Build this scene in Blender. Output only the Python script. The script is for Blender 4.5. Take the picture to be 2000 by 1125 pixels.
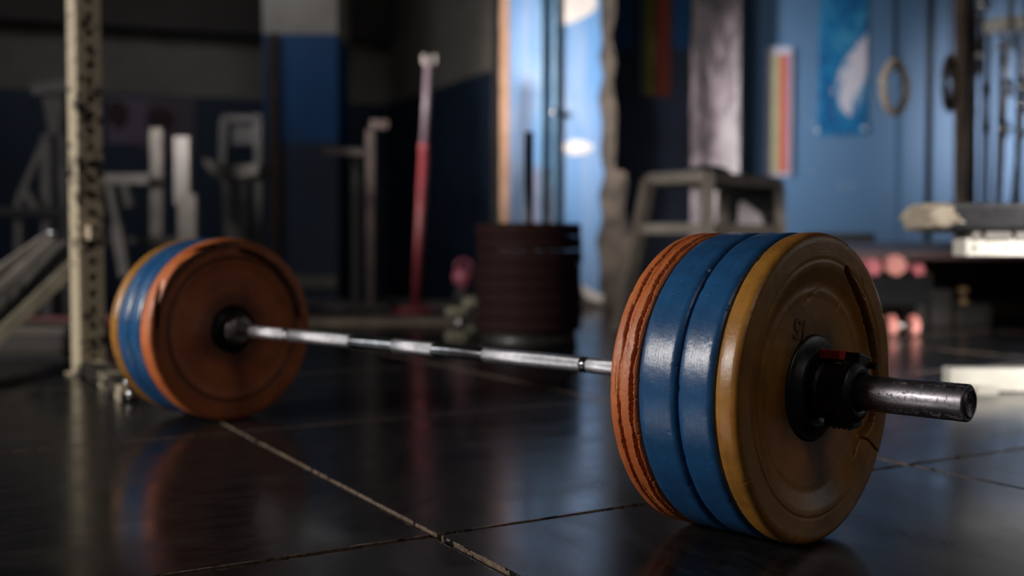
import bpy, bmesh, math, random
import numpy as np
from mathutils import Vector, Matrix, noise
random.seed(4); rng = np.random.default_rng(4)
PI = math.pi
for o in list(bpy.data.objects): bpy.data.objects.remove(o)
SC = bpy.context.scene
COL = SC.collection
# ------------------------------------------------------------------ camera
F = 2103.2; PITCH = 0.0381; H = 0.4286
cam_d = bpy.data.cameras.new('camera'); cam = bpy.data.objects.new('camera', cam_d); COL.objects.link(cam)
cam.location = (0, 0, H); cam.rotation_euler = (PI/2 - PITCH, 0, 0)
cam_d.sensor_width = 36; cam_d.lens = F/2000*36
cam_d.dof.use_dof = True; cam_d.dof.focus_distance = 1.50; cam_d.dof.aperture_fstop = 1.9
cam_d.clip_start = .05
SC.camera = cam
# ------------------------------------------------------------------ world, window and added lights, exposure
SC.view_settings.view_transform = 'Standard'; SC.view_settings.look = 'None'
SC.view_settings.gamma = 1; SC.view_settings.use_curve_mapping = False
SC.view_settings.exposure = 0.0
w = bpy.data.worlds.new('world'); SC.world = w; w.use_nodes = True
w.node_tree.nodes['Background'].inputs[0].default_value = (.55, .68, 1, 1)
w.node_tree.nodes['Background'].inputs[1].default_value = .042

def area_light(name, loc, target, sx, sy, power, color, spread):
    d = bpy.data.lights.new(name, 'AREA'); d.shape = 'RECTANGLE'; d.size = sx; d.size_y = sy
    d.energy = power; d.color = color; d.spread = math.radians(spread)
    o = bpy.data.objects.new(name, d); COL.objects.link(o); o.location = loc
    o.rotation_euler = (Vector(target)-Vector(loc)).to_track_quat('-Z', 'Y').to_euler()
    return o
area_light('window_daylight_near', (-5.0, .05, 2.15), (-.7, 2.7, .3), 1.3, 1.0, 84, (1, .95, .9), 78)
area_light('window_daylight_middle', (-5.0, 3.8, 2.25), (.72, 8.0, 1.40), .8, 1.3, 34, (1, .95, .92), 21)
area_light('added_bench_light', (2.7, -2.4, 2.5), (2.0, 3.2, .45), .9, .8, 15, (1, .97, .93), 13)  # added unseen lamp for the white bench frame
area_light('added_right_light', (4.95, 2.4, 2.5), (3.85, 7.0, 1.5), .6, 1.0, 5.5, (.93, .95, 1), 16)  # added narrow lamp for the wall behind the cable machine
area_light('added_overhead_light', (2.9, -1.6, 3.1), (.6, 1.5, .2), 1.0, .7, 2.3, (1, .88, .78), 70)  # added overhead lamp that fills the plate face and rim tops
area_light('added_back_light', (-2.6, 7.4, 3.35), (-2.8, 10.0, 1.2), 3.0, .8, 9, (.95, .96, 1), 150)  # added lamp below the ceiling, lifts the dim back wall

# ------------------------------------------------------------------ helpers
def hexc(r, g=None, b=None):
    f = lambda c: ((c/255+.055)/1.055)**2.4 if c/255 > .04045 else c/255/12.92
    return (f(r), f(g), f(b), 1)
def at(px, py, Y):
    c, s = math.cos(PITCH), math.sin(PITCH)
    dx, dz = (px-1000)/F, (562.5-py)/F
    y = c+dz*s; z = -s+dz*c
    return Vector((dx*Y/y, Y, H+z*Y/y))
def obj(name, me_bm, m, parent=None, smooth=False):
    if isinstance(me_bm, bmesh.types.BMesh):
        me = bpy.data.meshes.new(name); bmesh.ops.recalc_face_normals(me_bm, faces=me_bm.faces); me_bm.to_mesh(me); me_bm.free()
    else: me = me_bm
    o = bpy.data.objects.new(name, me); COL.objects.link(o)
    if m: me.materials.append(m)
    if parent: o.parent = parent
    if smooth: me.polygons.foreach_set('use_smooth', [True]*len(me.polygons))
    return o
def tag(o, label, cat, group=None, kind=None):
    o['label'] = label; o['category'] = cat
    if group: o['group'] = group
    if kind: o['kind'] = kind
    return o
def thing(name, loc, label, cat, group=None, rz=0):
    o = bpy.data.objects.new(name, None); COL.objects.link(o); o.location = loc; o.rotation_euler = (0, 0, rz)
    o.empty_display_size = .05
    bpy.context.view_layer.update()
    return tag(o, label, cat, group)
def struct(o): o['kind'] = 'structure'; return o
def B(): return bmesh.new()
def box(bm, c, s, rot=None, bev=0):
    g = bmesh.ops.create_cube(bm, size=1)['verts']
    M = Matrix.Translation(Vector(c)) @ (rot.to_4x4() if rot else Matrix()) @ Matrix.Diagonal((*s, 1))
    bmesh.ops.transform(bm, matrix=M, verts=g)
    if bev:
        es = list({e for v in g for e in v.link_edges})
        bmesh.ops.bevel(bm, geom=es, offset=bev, segments=2, affect='EDGES', profile=.7)
def RZ(a): return Matrix.Rotation(a, 3, 'Z')
def bar(bm, a, b, wx, wy=None, up=(0, 0, 1), bev=.003):
    a = Vector(a); b = Vector(b); wy = wy or wx
    d = (b-a); L = d.length; d.normalize(); up = Vector(up)
    if abs(d.dot(up)) > .98: up = Vector((0, 1, 0))
    s = d.cross(up).normalized(); u = s.cross(d)
    R = Matrix((s, u, d)).transposed()
    box(bm, (a+b)/2, (wx, wy, L), R, bev)
def rod(bm, a, b, r, seg=20, r2=None):
    a = Vector(a); b = Vector(b); d = b-a
    M = Matrix.Translation((a+b)/2) @ d.to_track_quat('Z', 'Y').to_matrix().to_4x4()
    bmesh.ops.create_cone(bm, cap_ends=True, segments=seg, radius1=r, radius2=r if r2 is None else r2, depth=d.length, matrix=M)
def tube(bm, pts, r, seg=10, closed=False):
    pts = [Vector(p) for p in pts]; n = len(pts); rings = []
    for i, p in enumerate(pts):
        t = (pts[(i+1) % n]-pts[i-1]) if closed else (pts[min(i+1, n-1)]-pts[max(i-1, 0)])
        q = t.to_track_quat('Z', 'Y')
        rings.append([bm.verts.new(p+q @ Vector((r*math.cos(2*PI*k/seg), r*math.sin(2*PI*k/seg), 0))) for k in range(seg)])
    m = n if closed else n-1
    for i in range(m):
        A, C = rings[i], rings[(i+1) % n]; off = 0
        if closed and i == n-1:
            off = min(range(seg), key=lambda o: (A[0].co-C[o].co).length)
        for k in range(seg): bm.faces.new((A[k], A[(k+1) % seg], C[(k+1+off) % seg], C[(k+off) % seg]))
    if not closed: bm.faces.new(rings[0]); bm.faces.new(rings[-1][::-1])
def prism(bm, pts, d):
    """pts: outline (Vectors), d: extrusion vector"""
    d = Vector(d); a = [bm.verts.new(p) for p in pts]; b = [bm.verts.new(Vector(p)+d) for p in pts]
    bm.faces.new(a); bm.faces.new(b[::-1])
    n = len(pts)
    for i in range(n): bm.faces.new((a[i], a[(i+1) % n], b[(i+1) % n], b[i]))
def px_poly(pts, Y): return [at(x, y, Y) for x, y in pts]
def rounded(pts, rad):
    out = []; n = len(pts)
    for i, p in enumerate(pts):
        r = rad[i] if i < len(rad) else 0
        p = Vector((*p, 0)); a = Vector((*pts[i-1], 0)); b = Vector((*pts[(i+1) % n], 0))
        if r <= 0: out.append((p.x, p.y)); continue
        u = (a-p).normalized(); v = (b-p).normalized()
        for k in range(7):
            t = k/6
            q = (p+u*r)*(1-t)**2 + p*2*t*(1-t) + (p+v*r)*t*t
            out.append((q.x, q.y))
    return out
def dense(pts, step, closed=True):
    out = []; n = len(pts)
    for i in range(n if closed else n-1):
        a = np.array(pts[i]); b = np.array(pts[(i+1) % n]); L = np.linalg.norm(b-a); k = max(1, int(math.ceil(L/step)))
        for j in range(k): out.append(tuple(a+(b-a)*j/k))
    if not closed: out.append(pts[-1])
    return out
def lathe(name, prof, seg, m, parent=None, disp=None, closed=True, smooth=True, loc=None):
    """profile of (x, r) turned about the local X axis"""
    P = np.array(prof); n = len(P)
    th = np.linspace(0, 2*PI, seg, endpoint=False)
    X = np.repeat(P[:, 0][None], seg, 0); Rr = np.repeat(P[:, 1][None], seg, 0); T = np.repeat(th[:, None], n, 1)
    if disp: X, Rr = disp(T, X, Rr)
    V = np.stack([X, Rr*np.cos(T), Rr*np.sin(T)], -1).reshape(-1, 3)
    i = np.arange(seg)[:, None]; j = np.arange(n if closed else n-1)[None]
    i2 = (i+1) % seg; j2 = (j+1) % n
    Q = np.stack([i*n+j, i*n+j2, i2*n+j2, i2*n+j], -1).reshape(-1, 4)
    me = bpy.data.meshes.new(name); me.from_pydata(V.tolist(), [], Q.tolist())
    o = obj(name, me, m, parent, smooth)
    if loc: o.location = loc
    return o
def solid(name, prof, seg, m, parent=None, **k):
    p = [(prof[0][0], .0004)]+list(prof)+[(prof[-1][0], .0004)]
    return lathe(name, p, seg, m, parent, closed=True, **k)

# ------------------------------------------------------------------ materials
MATS = {}
class NT:
    def __init__(s, name):
        s.m = bpy.data.materials.new(name); s.m.use_nodes = True; s.t = s.m.node_tree; s.b = s.t.nodes['Principled BSDF']
        s.tc = s.n('ShaderNodeTexCoord')
    def n(s, ty, **k):
        x = s.t.nodes.new(ty)
        for a, v in k.items(): setattr(x, a, v)
        return x
    def l(s, a, b): s.t.links.new(a, b)
    def mapping(s, scale=(1, 1, 1), src='Object', loc=(0, 0, 0), rot=(0, 0, 0)):
        mp = s.n('ShaderNodeMapping'); mp.inputs['Scale'].default_value = scale; mp.inputs['Location'].default_value = loc
        mp.inputs['Rotation'].default_value = rot
        s.l(s.tc.outputs[src], mp.inputs['Vector']); return mp.outputs[0]
    def noise(s, sc, det=4, rough=.6, vec=None, dist=0):
        x = s.n('ShaderNodeTexNoise'); x.inputs['Scale'].default_value = sc; x.inputs['Detail'].default_value = det
        x.inputs['Roughness'].default_value = rough; x.inputs['Distortion'].default_value = dist
        s.l(vec or s.tc.outputs['Object'], x.inputs['Vector']); return x.outputs['Fac']
    def ramp(s, fac, stops):
        r = s.n('ShaderNodeValToRGB'); e = r.color_ramp.elements
        while len(e) < len(stops): e.new(.5)
        for el, (p, c) in zip(e, stops):
            el.position = p; el.color = c if hasattr(c, '__len__') else (c, c, c, 1)
        s.l(fac, r.inputs[0]); return r.outputs[0]
    def mix(s, fac, a, b):
        x = s.n('ShaderNodeMix', data_type='RGBA')
        for sock, v in ((x.inputs['Factor'], fac), (x.inputs[6], a), (x.inputs[7], b)):
            if hasattr(v, 'is_output'): s.l(v, sock)
            else: sock.default_value = v
        return x.outputs[2]
    def math(s, op, a, b=None, clamp=False):
        x = s.n('ShaderNodeMath', operation=op, use_clamp=clamp)
        for i, v in enumerate((a, b)):
            if v is None: continue
            if hasattr(v, 'is_output'): s.l(v, x.inputs[i])
            else: x.inputs[i].default_value = v
        return x.outputs[0]
    def set(s, key, v):
        if hasattr(v, 'is_output'): s.l(v, s.b.inputs[key])
        else: s.b.inputs[key].default_value = v
    def bump(s, h, strength=.3, dist=.002):
        x = s.n('ShaderNodeBump'); x.inputs['Strength'].default_value = strength; x.inputs['Distance'].default_value = dist
        s.l(h, x.inputs['Height']); s.l(x.outputs[0], s.b.inputs['Normal'])

def paint(name, col, dark=None, rough=.5, sc=6, bump=.15, metal=0, amount=.5, spec=.5, bd=.002, fine=40):
    if name in MATS: return MATS[name]
    t = NT(name); dark = dark or tuple(c*.55 for c in col[:3])+(1,)
    n1 = t.noise(sc, 6); t.set('Base Color', t.mix(t.ramp(n1, [(.35, 0), (.35+.3/amount*.5, 1)]), dark, col))
    n2 = t.noise(fine, 5); t.set('Roughness', t.ramp(n2, [(.3, rough*.8), (.7, min(1, rough*1.2))])); t.bump(n2, bump, bd)
    t.set('Metallic', metal); t.set('Specular IOR Level', spec)
    MATS[name] = t.m; return t.m
def chipped(name, col, under, thr=.52, sc=30, rough=.55, stretch=(1, 1, 1), wid=.04, metal=0):
    """paint with worn-off flecks showing what lies under"""
    if name in MATS: return MATS[name]
    t = NT(name); v = t.mapping(stretch)
    n1 = t.noise(sc, 8, .65, v); n3 = t.noise(sc*.18, 3, .5, v)
    s_ = t.math('ADD', n1, t.math('MULTIPLY', t.math('SUBTRACT', n3, .5), .9))
    msk = t.ramp(s_, [(thr-wid, 0), (thr+wid, 1)])
    t.set('Base Color', t.mix(msk, col, under)); t.set('Roughness', rough); t.bump(msk, .5, -.002) if False else t.bump(t.math('SUBTRACT', 1.0, msk), .5, .002)
    t.set('Metallic', metal)
    MATS[name] = t.m; return t.m

def rubber_tile():
    t = NT('black_rubber_tile')
    oi = t.n('ShaderNodeObjectInfo'); va = t.n('ShaderNodeVectorMath', operation='ADD')
    cb = t.n('ShaderNodeCombineXYZ'); t.l(t.math('MULTIPLY', oi.outputs['Random'], 37.), cb.inputs[0]); t.l(cb.outputs[0], va.inputs[1])
    t.l(t.tc.outputs['Object'], va.inputs[0]); v = va.outputs[0]
    mp = t.n('ShaderNodeMapping'); mp.inputs['Scale'].default_value = (1, 2.6, 1); mp.inputs['Rotation'].default_value = (0, 0, .5); t.l(v, mp.inputs[0])
    big = t.noise(3, 6, .6, mp.outputs[0]); fine = t.noise(90, 6, .7, v); mid = t.noise(16, 8, .72, mp.outputs[0])
    c = t.mix(t.ramp(mid, [(.42, 0), (.8, 1)]), (.0062, .0060, .0068, 1), (.021, .0195, .020, 1))
    c = t.mix(t.ramp(big, [(.5, 0), (.8, .55)]), c, (.024, .021, .021, 1))
    # specks of chalk
    vo = t.n('ShaderNodeTexVoronoi', feature='F1'); vo.inputs['Scale'].default_value = 70; t.l(v, vo.inputs['Vector'])
    sp = t.math('MULTIPLY', t.ramp(vo.outputs['Distance'], [(.05, 1), (.10, 0)]), t.ramp(t.noise(9, 4, .6, v), [(.60, 0), (.66, 1)]))
    c = t.mix(t.math('MULTIPLY', sp, .35), c, (.3, .26, .22, 1))
    # dusty worn edges
    sx = t.n('ShaderNodeSeparateXYZ'); t.l(t.tc.outputs['Object'], sx.inputs[0])
    ax = t.math('ABSOLUTE', sx.outputs[0]); ay = t.math('ABSOLUTE', sx.outputs[1])
    ed = t.math('SUBTRACT', .5135, t.math('MAXIMUM', ax, ay))
    wob = t.math('MULTIPLY', t.ramp(t.noise(22, 6, .7, v), [(.4, 0), (.68, 1)]), .006)
    em = t.math('MULTIPLY', t.math('LESS_THAN', ed, t.math('ADD', wob, .0006)), t.ramp(fine, [(.35, .35), (.6, .95)]))
    c = t.mix(em, c, (.17, .125, .095, 1))
    t.set('Base Color', c)
    t.set('Roughness', t.ramp(t.math('ADD', t.math('MULTIPLY', big, .75), t.math('MULTIPLY', fine, .25)), [(.34, .13), (.72, .30)]))
    t.set('Specular IOR Level', .27)
    h = t.math('ADD', fine, t.math('MULTIPLY', mid, .08)); t.bump(h, .05, .0012)
    return t.m
M_TILE = rubber_tile()

def plate_rubber(name, col, dark, rough=.36, stain=(.02, .015, .012, 1), white=.0, warm=None, grooves=False):
    t = NT(name)
    sx = t.n('ShaderNodeSeparateXYZ'); t.l(t.tc.outputs['Object'], sx.inputs[0])
    rr = t.math('SQRT', t.math('ADD', t.math('POWER', sx.outputs[1], 2.), t.math('POWER', sx.outputs[2], 2.)))
    ang = t.math('ARCTAN2', sx.outputs[2], sx.outputs[1])
    cv = t.n('ShaderNodeCombineXYZ'); t.l(t.math('MULTIPLY', sx.outputs[0], 420.), cv.inputs[0]); t.l(t.math('MULTIPLY', rr, 220.), cv.inputs[1]); t.l(t.math('MULTIPLY', ang, 3.2), cv.inputs[2])
    streak = t.noise(1.0, 6, .7, cv.outputs[0])          # rubbed round the rim
    n1 = t.noise(12, 8, .7); n2 = t.noise(220, 4, .7); n3 = t.noise(45, 8, .75)
    c = t.mix(t.ramp(n1, [(.38, 0), (.66, 1)]), dark, col)
    c = t.mix(t.math('MULTIPLY', t.ramp(streak, [(.52, 0), (.7, 1)]), .5), c, dark)
    c = t.mix(t.math('MULTIPLY', t.ramp(n3, [(.60, 0), (.74, 1)]), .75), c, stain)
    if warm:
        wv = t.noise(6, 5, .6, t.mapping((1, 1, 1), loc=(4, 2, 9)))
        wm = t.math('MULTIPLY', t.ramp(rr, [(.12, 1), (.175, .25)]), t.ramp(wv, [(.42, 0), (.62, 1)]))
        c = t.mix(t.math('MULTIPLY', wm, .8), c, warm)
    if grooves:   # black scuffs and painted shade in the groove and along the split lip
        g1 = t.ramp(t.math('ABSOLUTE', t.math('SUBTRACT', rr, .176)), [(.002, .8), (.0065, 0)])
        rw = t.math('ADD', rr, t.math('MULTIPLY', t.math('SUBTRACT', n1, .5), .02))
        g2 = t.math('MULTIPLY', t.ramp(t.math('ABSOLUTE', t.math('SUBTRACT', rw, .194)), [(.005, .95), (.010, 0)]), t.ramp(t.math('ABSOLUTE', t.math('SUBTRACT', ang, 2.35)), [(.62, 1), (.8, 0)]))
        g3 = t.math('MULTIPLY', t.ramp(t.math('ABSOLUTE', t.math('SUBTRACT', rw, .206)), [(.004, .8), (.009, 0)]), t.ramp(t.math('ABSOLUTE', t.math('SUBTRACT', ang, .75)), [(.7, 1), (1.0, 0)]))
        face = t.math('LESS_THAN', sx.outputs[0], .012)
        c = t.mix(t.math('MULTIPLY', face, t.math('MAXIMUM', g1, t.math('MAXIMUM', g2, g3))), c, (.012, .006, .005, 1))
    sm = t.noise(22, 8, .75, t.mapping((1, 1, .45), loc=(1, 5, 2), rot=(.5, 0, 0)), .8)
    c = t.mix(t.math('MULTIPLY', t.ramp(sm, [(.56, 0), (.72, 1)]), .6), c, stain)
    # grime collected towards the hub
    gr = t.math('ADD', rr, t.math('MULTIPLY', t.math('SUBTRACT', n1, .5), .06))
    c = t.mix(t.ramp(gr, [(.075, .9), (.105, .12)]), c, stain)
    if white: c = t.mix(t.math('MULTIPLY', t.ramp(t.noise(150, 3, .8), [(.66, 0), (.72, 1)]), white), c, (.4, .45, .5, 1))
    t.set('Base Color', c)
    t.set('Roughness', t.ramp(n3, [(.3, rough*.92), (.7, rough*1.25)]))
    t.bump(t.math('ADD', t.math('ADD', t.math('MULTIPLY', n2, .6), t.math('MULTIPLY', n3, .12)), t.math('MULTIPLY', streak, .9)), .45, .0009)
    return t.m
M_ORANGE = plate_rubber('orange_rubber', (.54, .160, .042, 1), (.36, .085, .022, 1), .42, (.12, .030, .010, 1))
M_ORANGE_SCUFF_SHADE = plate_rubber('scuffed_shaded_orange_rubber', (.54, .160, .042, 1), (.36, .085, .022, 1), .42, (.12, .030, .010, 1), grooves=True)
M_BLUE = plate_rubber('blue_rubber', (.016, .084, .215, 1), (.010, .048, .125, 1), .215, (.010, .026, .06, 1), .3)
M_YELLOW = plate_rubber('yellow_rubber', (.37, .180, .030, 1), (.20, .088, .016, 1), .27, (.07, .032, .008, 1), warm=(.42, .135, .022, 1))
M_HUB = paint('black_hub_steel', (.012, .012, .014, 1), (.005, .005, .006, 1), .35, 30, .1, fine=120, bd=.0005)
M_PLASTIC = paint('black_plastic', (.009, .009, .011, 1), (.005, .005, .006, 1), .38, 40, .2, fine=160, bd=.0005)
M_RED = paint('red_lever_plastic', (.52, .018, .03, 1), (.36, .012, .02, 1), .35, 30, .1, fine=120, bd=.0005)

def steel(name, col, rough, bump, scratch=False, knurl=False):
    t = NT(name); t.set('Metallic', 1.0)
    if knurl:
        sx = t.n('ShaderNodeSeparateXYZ'); t.l(t.tc.outputs['Object'], sx.inputs[0])
        ang = t.math('MULTIPLY', t.math('ARCTAN2', sx.outputs[2], sx.outputs[1]), 30.)
        xx = t.math('MULTIPLY', sx.outputs[0], 2100.)
        h = t.math('MULTIPLY', t.math('SINE', t.math('ADD', ang, xx)), t.math('SINE', t.math('SUBTRACT', ang, xx)))
        n = t.noise(60, 6, .7); t.set('Base Color', t.mix(t.ramp(n, [(.4, 0), (.62, 1)]), tuple(c*.7 for c in col[:3])+(1,), col))
        t.set('Roughness', rough); t.bump(h, bump, .0006)
    else:
        n = t.noise(30, 8, .7); n2 = t.noise(150, 6, .75, t.mapping((.6, 1, 1)), 2.5)
        t.set('Base Color', t.mix(t.ramp(n, [(.35, 0), (.65, 1)]), tuple(c*.55 for c in col[:3])+(1,), col))
        if scratch:
            sc = t.ramp(n2, [(.57, 0), (.66, 1)])
            t.set('Coat Weight', .35); t.set('Coat Roughness', .14); t.set('Roughness', t.mix(sc, (rough,)*3+(1,), (rough*1.9,)*3+(1,))); t.bump(t.math('ADD', sc, t.math('MULTIPLY', n, .5)), bump, .0006)
        else: t.set('Roughness', rough); t.bump(n, bump, .0003)
    return t.m
M_CHROME = steel('chromed_shaft', (.80, .80, .82, 1), .13, .03)
M_KNURL = steel('knurled_steel', (.72, .72, .76, 1), .36, .5, knurl=True)
M_SLEEVE = steel('worn_sleeve_steel', (.23, .215, .235, 1), .42, .8, scratch=True)
M_SLEEVE_END = steel('dark_sleeve_end', (.20, .19, .20, 1), .4, .2)
M_COLLAR = steel('collar_steel', (.40, .37, .36, 1), .28, .2, scratch=True)

# ------------------------------------------------------------------ floor of rubber tiles
GA = math.radians(30.2); GJ = Vector((-.114, 1.588, 0)); TS = 1.037
U = Vector((math.cos(GA), math.sin(GA), 0)); V_ = Vector((-math.sin(GA), math.cos(GA), 0))
bm = B(); box(bm, (0, 5, -.041), (13, 15, .04))
M_SUB = paint('dusty_concrete', (.055, .042, .034, 1), (.02, .016, .013, 1), .9, 14)
floor = struct(obj('floor', bm, M_SUB))
bm = B(); box(bm, (0, 0, -.010), (TS-.012, TS-.012, .020), None, .0022)
tile_me = None
for i in range(-9, 13):
    for j in range(-9, 15):
        c = GJ+U*(TS*(i+.5))+V_*(TS*(j+.5))
        if not (-5.3 < c.x < 5.6 and -1.2 < c.y < 11.2): continue
        if tile_me is None:
            o = obj('floor_tile', bm, M_TILE, floor); tile_me = o.data
        else:
            o = bpy.data.objects.new('floor_tile', tile_me); COL.objects.link(o); o.parent = floor
        o.location = c+Vector((random.uniform(-.001, .001), random.uniform(-.001, .001), random.uniform(-.0012, 0)))
        o.rotation_euler = (0, 0, GA+random.choice((0, PI/2, PI, -PI/2))+random.uniform(-.0015, .0015))

# ------------------------------------------------------------------ walls
M_WALLGREY = paint('grey_wall_plaster', hexc(150, 143, 134), hexc(120, 114, 106), .85, 1.2, .2)
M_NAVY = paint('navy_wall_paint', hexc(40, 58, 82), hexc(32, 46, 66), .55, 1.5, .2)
M_BLUEPAINT = paint('blue_wall_paint', hexc(72, 124, 182), hexc(58, 106, 162), .5, 1.6, .25)
M_DEEPBLUE = paint('deep_blue_wall_paint', hexc(14, 84, 142), hexc(10, 70, 124), .5, 1.6, .25)
M_CEIL = paint('dim_ceiling', hexc(80, 78, 76), hexc(60, 58, 56), .9, 1)
def wallseg(name, p, q, z0, z1, m, th=.12, parent=None):
    """upright slab whose visible face runs from p to q"""
    p = Vector((*p, 0)); q = Vector((*q, 0)); d = (q-p).normalized(); nrm = Vector((-d.y, d.x, 0))
    bm = B(); prism(bm, [p+Vector((0, 0, z0)), q+Vector((0, 0, z0)), q+Vector((0, 0, z1)), p+Vector((0, 0, z1))], nrm*th)
    return obj(name, bm, m, parent)
ZT = 3.5
CA, CB = (-5.2, 9.55), (-1.26, 10.9)
CC = (-.16, 8.75)
zb = at(0, 168, 9.6).z
wall = struct(wallseg('wall_back', CA, CB, 0, ZT, M_WALLGREY, .14))
f = wallseg('navy_lower_wall', (CA[0]+.004, CA[1]-.012), (CB[0]+.004, CB[1]-.012), 0, zb, M_NAVY, .01, wall)
ws = struct(wallseg('wall_side', CB, CC, 0, ZT, M_WALLGREY, .14))
wallseg('navy_lower_wall', (CB[0]-.01, CB[1]-.006), (CC[0]-.01, CC[1]-.006), 0, zb, M_NAVY, .01, ws)
struct(wallseg('wall_left', (-5.2, -3.6), (-5.2, 9.55), 0, ZT, M_WALLGREY, .12))
def window_unit(name, y0, y1, z0, z1, x=-5.19, em=1.0):
    bm = B(); box(bm, (x+.03, (y0+y1)/2, (z0+z1)/2), (.02, y1-y0, z1-z0))
    t = NT('daylight_pane'); t.set('Base Color', (.5, .5, .5, 1)); t.set('Emission Color', (.92, .96, 1, 1)); t.set('Emission Strength', WIN*em)
    wdw = struct(obj(name, bm, t.m))
    n = max(2, round((y1-y0)/.7))
    for k in range(n+1):
        yy = y0+(y1-y0)*k/n; bm = B(); box(bm, (x+.04, yy, (z0+z1)/2), (.06, .05, z1-z0+.05), None, .004); obj('mullion', bm, paint('window_frame_paint', hexc(190, 186, 176), hexc(150, 146, 138), .5, 5), wdw)
    for zz in (z0, z1): bm = B(); box(bm, (x+.04, (y0+y1)/2, zz), (.06, y1-y0, .05), None, .004); obj('window_rail', bm, MATS['window_frame_paint'], wdw)
WIN = 1.3
window_unit('window_1', -.65, .75, 1.6, 2.7)
window_unit('window_2', 1.9, 4.7, .75, 3.2)
window_unit('window_3', 2.3, 3.6, .8, 2.1, 5.2, .6)
struct(wallseg('wall_right', (5.3, 8.4), (5.3, -3.6), 0, ZT, M_WALLGREY, .12))
bm = B(); box(bm, (0, 4, ZT+.06), (11, 15.4, .12)); struct(obj('ceiling', bm, M_CEIL))
# soffit beam across the back
za = at(0, 40, 9.6).z; q_ = Vector((CB[0]-CA[0], CB[1]-CA[1], 0)).normalized(); nb = Vector((q_.y, -q_.x, 0))
bm = B(); prism(bm, [Vector((*CA, za)), Vector((*CB, za)), Vector((*CB, za))+nb*.28, Vector((*CA, za))+nb*.28], (0, 0, ZT-za)); struct(obj('trim_1', bm, paint('dark_beam', hexc(86, 80, 76), hexc(70, 66, 62), .9, 1)))

# blue square column with a white head
YC = 8.9
bm = B()
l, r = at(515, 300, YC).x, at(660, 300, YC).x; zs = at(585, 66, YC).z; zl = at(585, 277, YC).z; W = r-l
colm = bpy.data.objects.new('square_column', None); COL.objects.link(colm); colm.location = (0, 0, 0)
tag(colm, 'square blue pillar with a whitish head, behind the left bumper plates', 'pillar')
e1 = at(540, 300, YC).x
bm = B(); box(bm, ((l+r)/2, YC+W/2, (zs+ZT)/2), (W, W, ZT-zs)); obj('whitewashed_head', bm, paint('whitewash', hexc(196, 188, 180), hexc(170, 162, 152), .8, 2), colm)
bm = B(); box(bm, ((l+r)/2, YC+W/2, (zl+zs)/2), (W, W, zs-zl)); obj('column_shaft', bm, M_DEEPBLUE, colm)
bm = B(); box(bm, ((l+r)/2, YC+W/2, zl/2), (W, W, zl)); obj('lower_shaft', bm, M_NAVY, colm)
bm = B(); box(bm, (e1, YC-.03, zs/2), (.07, .058, zs), None, .006); obj('corner_strip', bm, paint('rust_brown_wood', hexc(74, 50, 40), hexc(50, 36, 30), .7, 6), colm)
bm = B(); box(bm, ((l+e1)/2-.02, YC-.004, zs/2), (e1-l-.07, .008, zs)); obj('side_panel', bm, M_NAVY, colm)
bm = B(); box(bm, ((e1+r)/2+.02, YC-.012, .14), (r-e1-.06, .024, .10), None, .004); obj('grey_skirting', bm, M_WALLGREY, colm)

# lit peeling column in the middle
YP = 7.6
M_PLASTER = paint('broken_plaster', hexc(104, 92, 82), hexc(48, 42, 38), .9, 7, .8, bd=.02, fine=14)
M_COLBLUE = None
t = NT('pale_blue_streaked_paint')
st = t.noise(2.2, 6, .6, t.mapping((4, 1, .35))); st2 = t.noise(3, 5, .6, t.mapping((1, 1, .8)))
c = t.mix(t.ramp(st, [(.40, 0), (.68, 1)]), hexc(96, 140, 188), hexc(140, 160, 190))
c = t.mix(t.ramp(st2, [(.55, 0), (.75, .6)]), c, hexc(168, 178, 200))
t.set('Base Color', c); t.set('Roughness', .5); t.bump(st, .2, .003); M_COLBLUE = t.m
M_WHITEPEEL = paint('white_undercoat', hexc(226, 218, 212), hexc(205, 196, 190), .8, 8)
pil = bpy.data.objects.new('peeling_column', None); COL.objects.link(pil)
tag(pil, 'brightly lit pale blue column with peeling paint behind the dark plate stack', 'pillar')
x0, x1 = at(978, 300, YP).x, at(1196, 300, YP).x
bm = B(); box(bm, ((x0+x1)/2, YP+.36, ZT/2), (x1-x0, .70, ZT)); obj('plaster_core', bm, M_PLASTER, pil)
rt = [(1178, -350), (1172, 40), (1176, 80), (1170, 110), (1178, 150), (1168, 190), (1176, 240), (1172, 300), (1180, 340), (1170, 380), (1176, 430), (1164, 470), (1172, 520), (1170, 560), (1176, 590)]
out = [(994, -350)]+rt[:]+[(1150, 575), (1138, 560), (994, 560)]
bm = B(); prism(bm, px_poly(out, YP-.012), (0, .022, 0)); obj('paint_skin', bm, M_COLBLUE, pil)
bm = B(); prism(bm, px_poly([(1160, -350), (1206, -350), (1202, 30), (1192, 70), (1203, 120), (1196, 160), (1205, 220), (1200, 330), (1222, 336), (1226, 360), (1218, 400), (1232, 470), (1226, 600), (1222, 640), (1182, 640), (1160, 560)], YP-.004), (0, .2, 0))
obj('broken_plaster_edge', bm, M_PLASTER, pil)
bm = B(); box(bm, (at(986.5, 300, YP).x, YP+.012, ZT/2), (.062, .06, ZT), None, .006); obj('wooden_corner_post', bm, paint('varnished_wood_edge', hexc(176, 138, 114), hexc(150, 112, 84), .5, 9), pil)
bm = B(); prism(bm, px_poly([(1085, -30), (1164, -30), (1166, 12), (1154, 26), (1130, 38), (1104, 49), (1090, 46), (1084, 20)], YP-.016), (0, .006, 0)); obj('peeled_patch', bm, M_WHITEPEEL, pil)
sp = []
for k in range(22):
    a = 2*PI*k/22; rr_ = (1 if k % 2 else .72)*random.uniform(.85, 1.1); sp.append((1127+34*rr_*math.cos(a), 288+17*rr_*math.sin(a)))
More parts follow.
